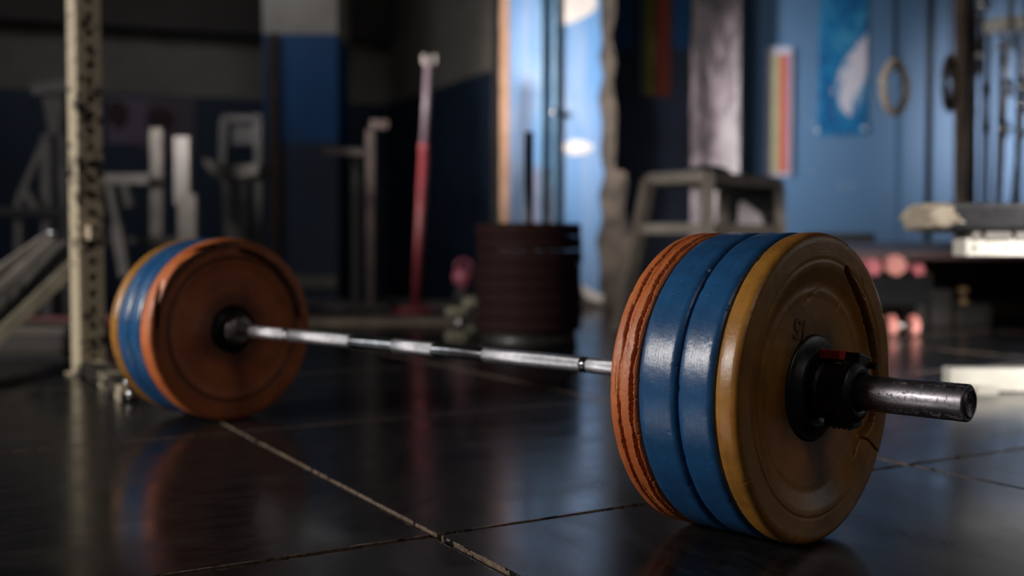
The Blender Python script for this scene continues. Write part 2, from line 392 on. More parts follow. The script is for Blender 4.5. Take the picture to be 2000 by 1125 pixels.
bm = B(); prism(bm, px_poly(sp, YP-.016), (0, .006, 0)); obj('peeled_patch', bm, M_WHITEPEEL, pil)
bm = B(); prism(bm, px_poly([(1138, 556), (1160, 570), (1178, 578), (1176, 592), (1150, 584), (1138, 572)], YP-.018), (0, .008, 0)); obj('peeled_patch', bm, M_WHITEPEEL, pil)
M_PIPEG = paint('grey_green_pipe_paint', hexc(96, 132, 158), hexc(76, 108, 132), .45, 6)
for cx_, rp in ((1058, .022), (1084, .019)):
    bm = B(); p = at(cx_, 300, YP-.04); rod(bm, (p.x, p.y, .0), (p.x, p.y, ZT), rp); obj('pipe', bm, M_PIPEG, pil, True)
bm = B(); p = at(1083, 219, YP-.07); rod(bm, (p.x, p.y, p.z-.02), (p.x, p.y, p.z+.02), .026); obj('pipe_coupling', bm, steel('bright_coupling', (.9, .9, .95, 1), .2, .1), pil, True)
# bare pinkish plaster strips low down between the pipes
bm = B(); prism(bm, px_poly([(1046, 330), (1054, 318), (1076, 330), (1080, 440), (1074, 560), (1046, 560)], YP-.015), (0, .004, 0)); obj('bare_patch', bm, paint('pinkish_plaster', hexc(150, 118, 116), hexc(110, 84, 82), .9, 12), pil)

# recessed wall
YR = 8.1
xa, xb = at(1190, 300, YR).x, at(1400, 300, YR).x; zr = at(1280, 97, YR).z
wr = struct(wallseg('wall_recess', (xa-.3, YR), (xb+.1, YR), 0, ZT, M_DEEPBLUE, .1))
wallseg('navy_lower_wall', (xa-.3, YR-.008), (xb+.1, YR-.008), 0, zr, M_NAVY, .007, wr)  # navy up to this height, deep blue above it
def flat_sign(name, px0, py0, px1, py1, Y, th, m):
    a = at(px0, py0, Y); b = at(px1, py1, Y); bm = B(); box(bm, ((a.x+b.x)/2, Y-th/2, (a.z+b.z)/2), (abs(b.x-a.x), th, abs(a.z-b.z)), None, .001); return bm
def banner(name, x0, x1, y0, y1, Y, stripes, label, backing):
    a = at((x0+x1)/2, y1, Y); t_ = thing(name, (a.x, Y, a.z), label, 'banner')
    inv = Matrix.Translation(-t_.location)
    bm = flat_sign('', x0, y0, x1, y1, Y, .006, None); bmesh.ops.transform(bm, matrix=inv, verts=bm.verts); obj('backing_sheet', bm, backing, t_)
    for (s0, s1, yy0, yy1, mm) in stripes:
        bm = flat_sign('', s0, yy0, s1, yy1, Y-.006, .003, None); bmesh.ops.transform(bm, matrix=inv, verts=bm.verts); obj('stripe', bm, mm, t_)
    return t_
cy = lambda n, c: paint(n, hexc(*c), tuple(x*.85 for x in hexc(*c)[:3])+(1,), .6, 5, .05)
banner('striped_banner', 1246, 1312, -60, 190, YR-.015, [(1250, 1262, -58, 186, cy('stripe_olive', (96, 110, 96))), (1262, 1276, -58, 187, cy('stripe_yellow', (158, 156, 62))), (1281, 1308, -58, 188, cy('stripe_maroon', (128, 48, 30)))],
       'tall yellow and maroon striped banner in the shaded recess right of the pale column', cy('banner_dark', (74, 60, 70)))

# stained plaster pilaster
YS = 7.7
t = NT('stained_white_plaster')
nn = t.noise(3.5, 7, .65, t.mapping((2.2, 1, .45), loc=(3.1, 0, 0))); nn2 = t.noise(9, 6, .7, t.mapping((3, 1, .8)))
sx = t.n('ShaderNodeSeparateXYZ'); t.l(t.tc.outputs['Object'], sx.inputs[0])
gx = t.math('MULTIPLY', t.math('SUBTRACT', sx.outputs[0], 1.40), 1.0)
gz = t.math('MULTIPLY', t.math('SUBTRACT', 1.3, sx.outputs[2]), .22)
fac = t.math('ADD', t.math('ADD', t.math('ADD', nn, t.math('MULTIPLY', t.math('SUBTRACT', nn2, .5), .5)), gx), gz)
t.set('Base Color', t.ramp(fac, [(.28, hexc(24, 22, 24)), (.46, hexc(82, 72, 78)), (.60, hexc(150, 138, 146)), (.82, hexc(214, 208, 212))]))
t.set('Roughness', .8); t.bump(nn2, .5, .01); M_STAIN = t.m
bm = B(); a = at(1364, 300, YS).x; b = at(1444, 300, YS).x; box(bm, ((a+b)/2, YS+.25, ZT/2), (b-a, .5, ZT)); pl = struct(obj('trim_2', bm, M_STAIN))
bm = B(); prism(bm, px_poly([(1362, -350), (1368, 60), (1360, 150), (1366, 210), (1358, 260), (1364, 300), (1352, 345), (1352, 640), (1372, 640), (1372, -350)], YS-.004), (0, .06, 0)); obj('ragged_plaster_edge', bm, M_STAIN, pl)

# lit blue wall at right
YB = 7.9
xw = at(1444, 300, YB).x
t = NT('lit_blue_wall_paint')
n1 = t.noise(1.3, 5); n2 = t.noise(5, 6, .7); n3 = t.noise(60, 4)
c = t.mix(n1, hexc(84, 122, 164), hexc(98, 132, 170)); c = t.mix(t.ramp(n2, [(.66, 0), (.72, .45)]), c, hexc(140, 170, 205))
t.set('Base Color', c); t.set('Roughness', .5); t.bump(n3, .1, .003)
wb = struct(wallseg('wall_right_back', (xw, YB), (5.3, YB), 0, ZT, t.m, .1))
banner('striped_notice', 1497, 1545, 92, 344, YB-.02, [(1507, 1515, 106, 338, cy('stripe_cream', (206, 198, 160))), (1515, 1522, 106, 338, cy('stripe_yellowish', (188, 190, 160))), (1522, 1534, 106, 338, cy('stripe_orange', (214, 110, 76))), (1534, 1540, 106, 338, cy('stripe_pink', (200, 130, 160)))],
       'narrow framed notice with cream, orange and pink stripes on the lit blue wall', cy('notice_frame', (196, 200, 222)))
# poster, wavy print of blue with a white burst
t = NT('poster_print')
nn = t.noise(7, 5, .6, t.mapping((1, 1, .6), rot=(0, .4, 0)), 1.2); sx = t.n('ShaderNodeSeparateXYZ'); t.l(t.tc.outputs['Object'], sx.inputs[0])
ex = t.math('MULTIPLY', t.math('SUBTRACT', sx.outputs[0], .075), 9.5); ez = t.math('MULTIPLY', t.math('SUBTRACT', sx.outputs[2], .42), 3.9)
sk = t.math('SUBTRACT', ex, t.math('MULTIPLY', ez, .45))
dd = t.math('SQRT', t.math('ADD', t.math('POWER', sk, 2.), t.math('POWER', ez, 2.)))
dd = t.math('ADD', dd, t.math('MULTIPLY', t.math('SUBTRACT', nn, .5), 3.6))
c = t.ramp(nn, [(.36, hexc(8, 70, 130)), (.52, hexc(10, 118, 176)), (.68, hexc(70, 150, 190))])
c = t.mix(t.ramp(dd, [(.72, 1), (1.0, 0)]), c, hexc(205, 205, 222)); t.set('Base Color', c); t.set('Roughness', .7)
a = at(1648, 262, YB-.02); ps = thing('wall_poster', (a.x, YB-.015, a.z), 'vivid blue poster with a white burst on the lit blue wall', 'poster')
b0 = at(1602, 0, YB-.02); b1 = at(1692, 262, YB-.02)
bm = B(); prism(bm, [Vector((b0.x-a.x, 0, b0.z-a.z+.1)), Vector((b1.x-a.x, 0, b0.z-a.z+.1)), Vector((b1.x-a.x, 0, .0)), Vector((b0.x-a.x-.01, 0, -.01))], (0, .004, 0)); obj('printed_sheet', bm, t.m, ps)
for px, py in ((1598, 255), (1690, 250)):
    bm = B(); q = at(px, py, YB-.02); rod(bm, (q.x-a.x, -.004, q.z-a.z), (q.x-a.x, .002, q.z-a.z), .018); obj('tape_tab', bm, cy('tape_white', (190, 205, 225)), ps, True)
for k, (px, py, s_) in enumerate(((1643, 364, .03), (1664, 364, .03), (1585, 335, .022))):
    bm = B(); q = at(px, py, YB); 
    pts = [Vector((q.x+s_*random.uniform(.7, 1.1)*math.cos(2*PI*i/9), YB-.004, q.z+s_*random.uniform(.7, 1.1)*math.sin(2*PI*i/9))) for i in range(9)]
    prism(bm, pts, (0, .005, 0)); obj('paint_scar', bm, cy('scar', (120, 146, 182)), wb)

# ------------------------------------------------------------------ the barbell and its plates
BA = 2.36657711; BN = Vector((math.cos(BA), math.sin(BA), 0)); BC = Vector((.44595, 1.54343, .225)); PR = .225
LT = lambda tt: BC+BN*tt          # point on the axis, tt metres in from the outer face of the near yellow plate
def face_pt(px, py, tt):
    """where the photo's ray meets the plate face at tt, as local (y, z)"""
    d = at(px, py, 1.)-Vector((0, 0, H)); P0 = LT(tt); k = (P0-Vector((0, 0, H))).dot(BN)/d.dot(BN)
    q = Vector((0, 0, H))+d*k-P0; e = Vector((-BN.y, BN.x, 0)); return (q.dot(e), q.z)
def seg_dist(Yc, Zc, poly):
    D = np.full(Yc.shape, 9.)
    for (a, b) in zip(poly[:-1], poly[1:]):
        ax, ay = a; bx, by = b; L2 = (bx-ax)**2+(by-ay)**2
        tt = np.clip(((Yc-ax)*(bx-ax)+(Zc-ay)*(by-ay))/L2, 0, 1)
        D = np.minimum(D, np.hypot(Yc-ax-tt*(bx-ax), Zc-ay-tt*(by-ay)))
    return D
def loopnoise(T, freq, seed, octs=4):
    """smooth periodic noise along the angle"""
    r_ = np.random.default_rng(seed); o = np.zeros_like(T); amp = 1; tot = 0
    for k in range(octs):
        for _ in range(3):
            fq = max(1, int(round(freq*(2**k)*r_.uniform(.7, 1.3)))); o = o+amp*np.sin(fq*T+r_.uniform(0, 6.28)); tot += amp*.9
        amp *= .6
    return o/tot
def plate_profile(w, d0, d1, ri=.150, ro=.178, rad=.0135, bore=.060):
    # d0: depth of the dish on the -x face, d1 on the +x face
    pts = [(d0, bore), (d0, ri), (0.0, ro), (0, PR), (w, PR), (w, ro), (w-d1, ri), (w-d1, bore)]
    return rounded(pts, [0, .006, .006, rad, rad, .006, .006, 0])
def hub(parent, w, d0, d1, R_=.078, proud=.001, mat=None):
    p = [(d0-.0015, R_), (d0-.004, R_-.004), (d0-.004, R_-.016), (proud, R_-.020), (proud-.001, .046), (proud+.003, .044), (proud+.003, .0262),
         (w-proud-.003, .0262), (w-proud-.003, .044), (w-proud, .046), (w-proud, R_-.020), (w-d1+.004, R_-.016), (w-d1+.004, R_-.004), (w-d1+.0015, R_)]
    p = p+[(w-d1-.001, R_-.001), (w-d1-.001, .059), (d0+.001, .059), (d0+.001, R_-.001)]
    return lathe('hub', p, 96, mat or M_HUB, parent)
def chips(seed, w, amt=.0035):
    def f(T, X, R_):
        out = np.zeros_like(T)
        for side, k in ((0, 0), (1, 1)):
            n_ = loopnoise(T, 23, seed+k*7, 4); m_ = np.clip((n_-.32)*3, 0, 1)
            dist = X if side == 0 else w-X
            out += m_*np.exp(-(dist/.005)**2)
        n2 = loopnoise(T+X*30, 60, seed+3, 3)
        pit = np.clip(loopnoise(T+np.sin(X*420)*.02, 95, seed+5, 3)-.42, 0, 1)*(np.exp(-((X-.012)/.005)**2)+np.exp(-((w-.012-X)/.005)**2)); return amt*out+.00006*n2+.0016*pit
    return f
def plate(name, tt, w, mat, d0, d1, label, seed, group, seg=360, step=.004, disp=None, near=True, hubR=.078, spin=0):
    p = thing(name, LT(tt), label, 'weight plate', group, BA)
    ch = chips(seed, w)
    def dd(T, X, R_):
        rim = (R_ > .20)*1.
        R2 = R_-ch(T, X, R_)*rim
        if disp: X, R2 = disp(T, X, R2)
        return X, R2
    lathe('rubber_disc', dense(plate_profile(w, d0, d1), step), seg, mat, p, dd)
    hub(p, w, d0, d1, hubR)
    return p
GN = 'bumper plates on the near end of the barbell'; GF = 'bumper plates on the far end of the barbell'
# yellow, nearest: cracks in the lip
ckpx = [[(1654, 528), (1672, 560), (1690, 600), (1704, 650), (1712, 700), (1714, 745), (1711, 790), (1704, 825), (1691, 852)],
        [(1691, 852), (1684, 868), (1676, 892)], [(1691, 852), (1702, 866), (1714, 882)],
        [(1662, 552), (1676, 568), (1690, 582)], [(1682, 542), (1686, 556), (1682, 574)]]
cks = [[face_pt(x, y, 0) for x, y in c_] for c_ in ckpx]
fine = [[face_pt(x, y, .01) for x, y in c_] for c_ in ([(1583, 582), (1600, 566), (1616, 556)], [(1640, 602), (1648, 584)], [(1592, 578), (1578, 592)])]
def ydisp(T, X, R_):
    Yc, Zc = R_*np.cos(T), R_*np.sin(T); fr = np.clip((.022-X)/.006, 0, 1)*(R_ > .08)
    j = .0008*loopnoise(T, 45, 9)
    D = seg_dist(Yc+j, Zc+j, cks[:1]and cks[0]); d = .024*np.clip(1-(D/.0060)**2, 0, 1)
    for c_ in cks[1:3]: d = np.maximum(d, .010*np.clip(1-(seg_dist(Yc+j, Zc+j, c_)/.0024)**2, 0, 1))
    for c_ in cks[3:]+fine: d = np.maximum(d, .0018*np.clip(1-(seg_dist(Yc+j, Zc+j, c_)/.0018)**2, 0, 1))
    # soft ring step inside the lip, uneven surface
    d = d+.0004*loopnoise(T+R_*6, 5, 31)*fr+-.0011*np.exp(-((R_-.140)/.006)**2)+.0015*np.exp(-((R_-.186)/.0025)**2)
    return X+d*fr, R_
py = plate('bumper_plate', 0, .036, M_YELLOW, .014, .004, 'large yellow bumper plate with a cracked rim nearest the camera', 11, GN, 900, .0016, ydisp)
# raised number, upside down as the plate has come to rest
cu = bpy.data.curves.new('number', 'FONT'); cu.body = '15'; cu.size = .040; cu.extrude = .0012; cu.offset = .0008; cu.align_x = 'CENTER'; cu.align_y = 'CENTER'; cu.bevel_depth = .0004; cu.resolution_u = 4
tmp = bpy.data.objects.new('tmp', cu); COL.objects.link(tmp); bpy.context.view_layer.update()
me = bpy.data.meshes.new_from_object(tmp.evaluated_get(bpy.context.evaluated_depsgraph_get())); bpy.data.objects.remove(tmp)
ny, nz = face_pt(1563, 642, .014)
no = obj('raised_number', me, M_YELLOW, [c for c in py.children if c.name.startswith('rubber_disc')][0]); no.location = (.0138, ny, nz)
Rn = Matrix(((0, 0, -1), (-1, 0, 0), (0, 1, 0)))      # text x -> -y, text y -> z, text normal -> -x
no.rotation_euler = (Matrix.Rotation(math.radians(-168), 3, 'X') @ Rn).to_euler()
plate('bumper_plate', .0365, .0590, M_BLUE, .004, .004, 'blue bumper plate directly behind the large yellow one, near end', 21, GN, 720, .003)
plate('bumper_plate', .0965, .0660, M_BLUE, .004, .004, 'blue bumper plate touching the cracked orange one, near end', 37, GN, 720, .003)
def crack_disp(seed, w, cl):
    def f(T, X, R_):
        d = np.zeros_like(T)
        for (s0, amp, wid, dep, lo, sd) in cl:
            c_ = s0*w+amp*w*loopnoise(T, 4, sd, 5)+.0010*loopnoise(T, 120, sd+1, 4)+.0014*loopnoise(T, 17, sd+4, 4)
            wv = wid*(1.15+.9*loopnoise(T, 14, sd+2, 5)); wv = np.maximum(wv, .0006); on = np.clip(loopnoise(T, 3, sd+3, 3)*3+lo, 0, 1)
            d = np.maximum(d, dep*on*np.clip(1-(np.abs(X-c_)/wv), 0, 1)**.7)
        n_ = loopnoise(T*1.0+X*60, 34, seed, 4)
        d = d+.0005*n_*(R_ > .2)+.0012*np.clip(loopnoise(T*1.0+X*160, 50, seed+5, 4)-.38, 0, 1)*(R_ > .2)
        return X, R_-d*(R_ > .19)
    return f
oc = crack_disp(5, .050, [(.58, .10, .0026, .009, 1.3, 101), (.17, .035, .0024, .018, 2.0, 120), (.42, .08, .0011, .0025, .1, 140), (.70, .08, .0012, .003, .0, 173)])
plate('bumper_plate', .1635, .0500, M_ORANGE, .004, .006, 'orange bumper plate with a deeply split tread, near end', 51, GN, 1400, .0011, oc)
# far end
def far_disp(T, X, R_):
    Yc, Zc = R_*np.cos(T), R_*np.sin(T); fr = np.clip((.02-X)/.006, 0, 1)*(R_ > .07)
    d = .006*np.clip(1-(np.abs(R_-.176)/.006)**2, 0, 1)*.6
    for c_ in far_cr: d = np.maximum(d, .012*np.clip(1-(seg_dist(Yc, Zc, c_)/.0055)**2, 0, 1))
    d = d+.0006*loopnoise(T+R_*4, 4, 77)
    return X+d*fr, R_
far_cr = [[face_pt(x, y, 1.582) for x, y in ((470, 488), (505, 502), (535, 525), (556, 552), (572, 585), (583, 622))], [face_pt(x, y, 1.582) for x, y in ((306, 640), (308, 585), (322, 545), (345, 512), (380, 490), (420, 480))]]
plate('bumper_plate', 1.582, .0500, M_ORANGE_SCUFF_SHADE, .007, .004, 'orange bumper plate facing the bar shaft, far end, its inner face showing', 61, GF, 540, .003, far_disp, hubR=.052)
plate('bumper_plate', 1.6335, .0550, M_BLUE, .004, .004, 'blue bumper plate touching the orange one, far end', 71, GF)
plate('bumper_plate', 1.690, .0550, M_BLUE, .004, .004, 'blue bumper plate touching the yellow one, far end', 81, GF)
plate('bumper_plate', 1.7465, .0420, M_YELLOW, .004, .010, 'yellow bumper plate outermost on the far end of the barbell', 91, GF)

bb = thing('barbell', LT(0), 'long steel barbell with knurled shaft and worn thick sleeves', 'barbell', None, BA)
def shaft(name, a, b, r, m, seg=48, cham=.0006): return solid(name, [(a, r-cham), (a+cham, r), (b-cham, r), (b, r-cham)], seg, m, bb)
mid = .898
shaft('shaft', .243, 1.553, .0136, M_CHROME)
for a, b in ((mid-.061, mid+.064), (mid-.453+.008, mid-.204), (mid+.210, mid+.453-.008), (.30, mid-.453-.008), (mid+.453+.008, 1.50)):
    shaft('knurled_grip', a, b, .0141, M_KNURL)
for c_ in (mid-.453, mid+.453): shaft('ring_mark', c_-.002, c_+.002, .01385, M_CHROME)
for a, sgn in ((.2145, 1), (1.5815, -1)):
    pr = rounded([(a, .0262), (a, .038), (a+sgn*.022, .038), (a+sgn*.030, .030), (a+sgn*.030, .0142)], [0, .002, .005, .004, 0])
    solid('inner_collar', pr, 64, M_COLLAR, bb)
solid('sleeve', rounded([(-.210, .020), (-.210, .025), (.216, .025), (.216, .02)], [0, .0028, 0, 0]), 96, M_SLEEVE, bb)
solid('sleeve', rounded([(1.58, .020), (1.58, .025), (2.006, .025), (2.006, .020)], [0, 0, .0028, 0]), 64, M_SLEEVE, bb)
lathe('end_cap', [(-.2095, .0205), (-.2115, .0195), (-.2118, .0165), (-.2105, .0155), (-.2105, .0075), (-.2098, .0062), (-.206, .0058), (-.206, .0004), (-.2045, .0004), (-.2045, .0205)], 64, M_SLEEVE_END, bb)
lathe('end_ring', [(-.2102, .0165), (-.2126, .0172), (-.2126, .0185), (-.2102, .0192)], 64, M_SLEEVE, bb)

# clamp on the near sleeve
def clamp(tt, label, s=-1):
    c_ = thing('locking_collar', LT(tt), label, 'barbell collar', 'locking collars', BA)
    lathe('clamp_ring', rounded([(s*-.004, .0252), (s*-.004, .041), (s*.008, .042), (s*.010, .038), (s*.036, .037), (s*.038, .045), (s*.054, .044), (s*.060, .034), (s*.060, .0252)], [0, .001, .001, .001, .001, .002, .003, .002, 0]), 80, M_PLASTIC, c_)
    bm = B(); box(bm, (s*.046, -.014, .042), (.022, .034, .020), Matrix.Rotation(.25, 3, 'X'), .003); obj('hinge_housing', bm, M_PLASTIC, c_)
    bm = B(); rod(bm, (s*.046, -.034, .036), (s*.066, -.034, .034), .005, 16); box(bm, (s*.046, -.030, .036), (.012, .016, .018), None, .002); obj('hinge_pin', bm, M_PLASTIC, c_)
    bm = B(); box(bm, (s*.030, -.004, -.045), (.044, .028, .012), None, .002)
    for k in range(5): box(bm, (s*(.014+k*.008), -.004, -.052), (.003, .024, .004))
    obj('grip_pad', bm, M_PLASTIC, c_)
    bm = B()
    pts = [(.000, -.016), (.000, .008), (.008, .016), (.044, .016), (.052, .006), (.052, -.012), (.046, -.018), (.006, -.018)]
    prism(bm, [Vector((s*x+.014, y-.001, .0425)) for x, y in pts], (0, 0, .013)); bmesh.ops.bevel(bm, geom=bm.edges[:], offset=.0012, segments=1, affect='EDGES')
    lv = obj('lever', bm, M_RED, c_); lv['label'] = 'dark red lever'; lv.rotation_euler = (.16, .0, 0)
    bm = B(); rod(bm, (s*.0, -.020, .044), (s*.034, -.020, .044), .004, 12); obj('lever_pivot', bm, M_PLASTIC, lv)
clamp(-.001, 'black locking collar with dark red lever on the near sleeve')

# ------------------------------------------------------------------ left: rack post
M_CREAM = chipped('chipped_cream_paint', hexc(182, 168, 142), hexc(38, 31, 26), .60, 22, .5, (1, 1, 1.3))
M_CREAM2 = paint('cream_frame_paint', hexc(160, 150, 128), hexc(120, 112, 96), .45, 8)
M_GREYFR = paint('grey_frame_paint', hexc(172, 162, 154), hexc(134, 126, 120), .5, 6)
M_DARK = paint('dark_vinyl', hexc(34, 32, 34), hexc(22, 20, 22), .5, 8)
M_DARKMETAL = paint('dark_metal', hexc(44, 40, 38), hexc(26, 24, 22), .45, 8)
M_CHIPPED_LIGHTENED = chipped('heavily_chipped_lightened_cream_paint', hexc(214, 198, 168), hexc(40, 32, 27), .56, 22, .5, (1, 1, 1.3))  # cream lightened to lift the punched face that light barely grazes
def rack_post():
    base = Vector((-1.425, 3.62, 0)); ang = math.radians(-46)
    r_ = thing('rack_post', base, 'tall chipped cream rack upright with a row of holes, left of the barbell', 'rack', None, ang)
    s = .078; hs = s/2; Ht = 2.3; pitch = .054
    # local: the punched face looks along +x... built as four walls, one of them punched
    bm = B()
    z = .03; v = bm.verts.new
    def quad(*p): bm.faces.new([v(q) for q in p])
    nseg = int((Ht-z)/pitch)
    for k in range(nseg):
        z0 = z+k*pitch; z1 = z0+pitch; zc = (z0+z1)/2; hr = .0135
        outer = [(-hs, z0), (0, z0), (hs, z0), (hs, zc), (hs, z1), (0, z1), (-hs, z1), (-hs, zc)]
        inner = [(hr*math.cos(a), zc+hr*math.sin(a)) for a in [math.radians(225+45*i) for i in range(8)]]
        O = [v((hs, p[0], p[1])) for p in outer]; I = [v((hs, p[0], p[1])) for p in inner]; D = [v((hs-.006, p[0], p[1])) for p in inner]
        for i in range(8):
            j = (i+1) % 8; bm.faces.new((O[i], O[j], I[j], I[i])); bm.faces.new((I[i], I[j], D[j], D[i]))
    quad((hs, -hs, 0), (hs, hs, 0), (hs, hs, z), (hs, -hs, z)); zt = z+nseg*pitch
    for (a, b) in (((hs, -hs), (-hs, -hs)), ((-hs, -hs), (-hs, hs)), ((-hs, hs), (hs, hs))):
        quad((*a, 0), (*b, 0), (*b, zt), (*a, zt))
    quad((-hs, -hs, zt), (hs, -hs, zt), (hs, hs, zt), (-hs, hs, zt))
    bmesh.ops.remove_doubles(bm, verts=bm.verts, dist=1e-5)
    obj('upright', bm, M_CHIPPED_LIGHTENED, r_)
    bm = B(); box(bm, (0, -hs-.004, 1.0), (s*.96, .006, 2.0), None, .002); obj('cover_strip', bm, M_CREAM, r_)
    bm = B(); box(bm, (0, 0, .004), (.12, .12, .008), None, .002)
    obj('base_plate', bm, M_CREAM, r_)
    # foot running forwards
    R_ = RZ(-ang); d = R_ @ (Vector((-1.06, 2.98, 0))-base)
    bm = B(); bar(bm, Vector((0, 0, .03))+d.normalized()*.05, d+Vector((0, 0, .022)), .06, .045, bev=.004); obj('foot', bm, chipped('worn_foot_paint', hexc(190, 176, 150), hexc(34, 28, 24), .46, 26, .5), r_)
    for f_, za_, zb_ in ((1, .002, .034), (.93, .040, .054)):
        bm = B(); rod(bm, d*f_+Vector((0, 0, za_)), d*f_+Vector((0, 0, zb_)), .010); obj('bolt', bm, M_CHROME, r_, True)
    bm = B(); box(bm, (hs+.02, 0, at(200, 455, 3.6).z), (.04, .05, .05), None, .008); obj('bracket', bm, M_CREAM, r_)
    return r_
rack_post()

# tilted leg press behind the post
def px_bars(name, parent, m, segs, inv, bev=.004):
    for (x0, y0, Y0, x1, y1, Y1, w0, w1) in segs:
        bm = B(); bar(bm, inv @ at(x0, y0, Y0), inv @ at(x1, y1, Y1), w0, w1, bev=bev); obj(name, bm, m, parent)
def machine(name, px, Y, label, cat, group=None):
    p = at(px, 500, Y); o = thing(name, (p.x, Y, 0), label, cat, group); return o, Matrix.Translation(-o.location)
lp, inv = machine('incline_press', -60, 4.3, 'tilted cream frame with ribbed dark board left of the rack upright', 'exercise machine')
px_bars('guide_rail', lp, M_GREYFR, [(-120, 608, 4.0, 92, 462, 4.25, .045, .03)], inv)
px_bars('guide_rail', lp, M_GREYFR, [(-120, 660, 3.95, 106, 470, 4.2, .04, .03)], inv)
px_bars('support_beam', lp, M_CREAM2, [(-120, 768, 3.9, 158, 506, 4.15, .055, .05)], inv)
bm = B(); prism(bm, [inv @ at(x, y, Y) for x, y, Y in ((-120, 664, 4.02), (112, 470, 4.26), (150, 476, 4.26), (150, 520, 4.22), (-120, 756, 3.98))], (0, .03, 0)); obj('foot_board', bm, paint('ribbed_grey_board', hexc(92, 88, 84), hexc(70, 66, 62), .6, 12), lp)
for k in range(11):
    f_ = k/10
    a = inv @ at(-120+270*f_, 664-190*f_+4, 4.0+.24*f_); b = inv @ at(-120+270*f_, 756-250*f_+4, 3.96+.24*f_)
    bm = B(); bar(bm, a, b, .008, .01, bev=0); obj('rib', bm, M_DARKMETAL, lp)
bm = B(); p = inv @ at(108, 456, 4.2); rod(bm, p-Vector((.014, .02, 0)), p+Vector((.014, -.02, 0)), .021); obj('end_cap', bm, M_CHROME, lp, True)
for xx in (-150, 150):
    bm = B(); a = inv @ at(xx, 500, 4.3); top = (600 if xx < 0 else 560); q = inv @ at(xx, top, 4.3); bar(bm, (q.x, q.y+.03, 0), (q.x, q.y+.03, q.z), .05); obj('leg', bm, M_CREAM2, lp)
# low stack of boards under it
for k, (y0, y1, mm, cols) in enumerate(((640, 655, 'a', (104, 94, 88)), (657, 681, 'b', (66, 60, 58)), (683, 694, 'c', (120, 110, 86)))):
    Yb = 4.45; a = at(-120, y0, Yb); b = at(128-3*k, y1, Yb)
    bm = B(); box(bm, ((a.x+b.x)/2, Yb+.2, (a.z+b.z)/2), (b.x-a.x, .4, a.z-b.z), None, .003)
    tag(obj('wooden_board', bm, cy('board_'+'abc'[k], cols)), ('topmost greyish board of the low stack under the tilted frame', 'thick dark middle board of the low stack under the tilted frame', 'thin straw-coloured bottom board of the low stack under the tilted frame')[k], 'board', 'boards stacked under the tilted frame')
bm = B(); a = at(-120, 694, 4.45); b = at(120, 694, 4.45); a.z = max(a.z-.004, .008); box(bm, ((a.x+b.x)/2, 4.67, a.z/2-.001), (b.x-a.x-.1, .36, a.z-.004)); tag(obj('wooden_plinth', bm, M_DARKMETAL), 'dark plinth carrying the low board stack at the left edge', 'plinth')
bm = B(); box(bm, (-2.14, 3.55, .014), (1.16, .60, .026), RZ(.0), .006); tag(obj('rubber_mat', bm, paint('mat_black', hexc(28, 27, 27), hexc(20, 20, 20), .55, 8)), 'thin black mat on the floor below the board stack, left edge', 'mat')
# reddish bars seen behind the post
bm = B(); a = at(30, 628, 4.9); b = at(220, 628, 4.9); bar(bm, a, b, .03, .05); 
o = thing('red_step', (a.x, 4.9, 0), 'low dull red step rail behind the rack upright', 'step'); obj('rail', bm, cy('dull_red', (120, 60, 62)), None)
rail = bpy.data.objects[-1] if False else [x for x in bpy.data.objects if x.name.startswith('rail')][-1]; rail.parent = o; rail.matrix_parent_inverse = Matrix.Translation(-o.location)
for xx in (40, 200):
    bm = B(); q = at(xx, 628, 4.9); bar(bm, (q.x-a.x, .0, 0), (q.x-a.x, 0, q.z), .03); obj('leg', bm, cy('dull_red', (120, 60, 62)), o)

# machines in the dim background, left
mA, inv = machine('cable_tower', 95, 6.6, 'pale A-shaped machine tower in the dim background left of the rack upright', 'exercise machine')
Y = 6.6
px_bars('top_beam', mA, M_GREYFR, [(68, 176, Y, 150, 168, Y, .09, .07)], inv)
bm = B(); prism(bm, [inv @ at(x, y, Y) for x, y in ((82, 184), (122, 184), (116, 262), (96, 262))], (0, .08, 0)); obj('head_plate', bm, M_GREYFR, mA)
px_bars('upright', mA, M_GREYFR, [(93, 262, Y, 94, 620, Y, .06, .06)], inv)
px_bars('upright', mA, M_GREYFR, [(122, 262, Y+.3, 134, 620, Y+.3, .05, .05)], inv)
px_bars('brace', mA, M_GREYFR, [(92, 270, Y, 38, 392, Y, .045, .04)], inv)
px_bars('brace', mA, M_GREYFR, [(50, 372, Y-.05, 84, 424, Y-.05, .07, .05)], inv)
px_bars('brace', mA, M_GREYFR, [(38, 392, Y, 36, 620, Y, .045, .04)], inv)
px_bars('brace', mA, M_DARKMETAL, [(-30, 412, Y-.1, 150, 416, Y-.1, .05, .05)], inv)
mB, inv = machine('pulley_frame', 335, 6.4, 'pale twin-post machine frame with crossbar above the far bumper plates', 'exercise machine'); Y = 6.4
px_bars('post', mB, M_GREYFR, [(308, 252, Y+.1, 308, 622, Y+.1, .072, .06)], inv)
px_bars('post', mB, paint('paler_frame_paint', hexc(176, 168, 164), hexc(156, 148, 144), .4, 6), [(358, 268, Y, 358, 400, Y, .088, .07)], inv)
px_bars('post', mB, M_GREYFR, [(368, 380, Y-.06, 368, 626, Y-.06, .105, .07)], inv)
px_bars('crossbar', mB, M_GREYFR, [(205, 350, Y, 292, 350, Y, .06, .06)], inv)
px_bars('post', mB, M_GREYFR, [(212, 350, Y, 232, 450, Y, .04, .04)], inv)
px_bars('brace', mB, M_GREYFR, [(244, 360, Y+.2, 256, 404, Y+.2, .05, .05)], inv)
px_bars('base', mB, M_DARKMETAL, [(205, 470, Y, 370, 470, Y, .05, .05)], inv)
px_bars('base', mB, M_DARKMETAL, [(218, 616, Y, 372, 616, Y, .06, .06)], inv)
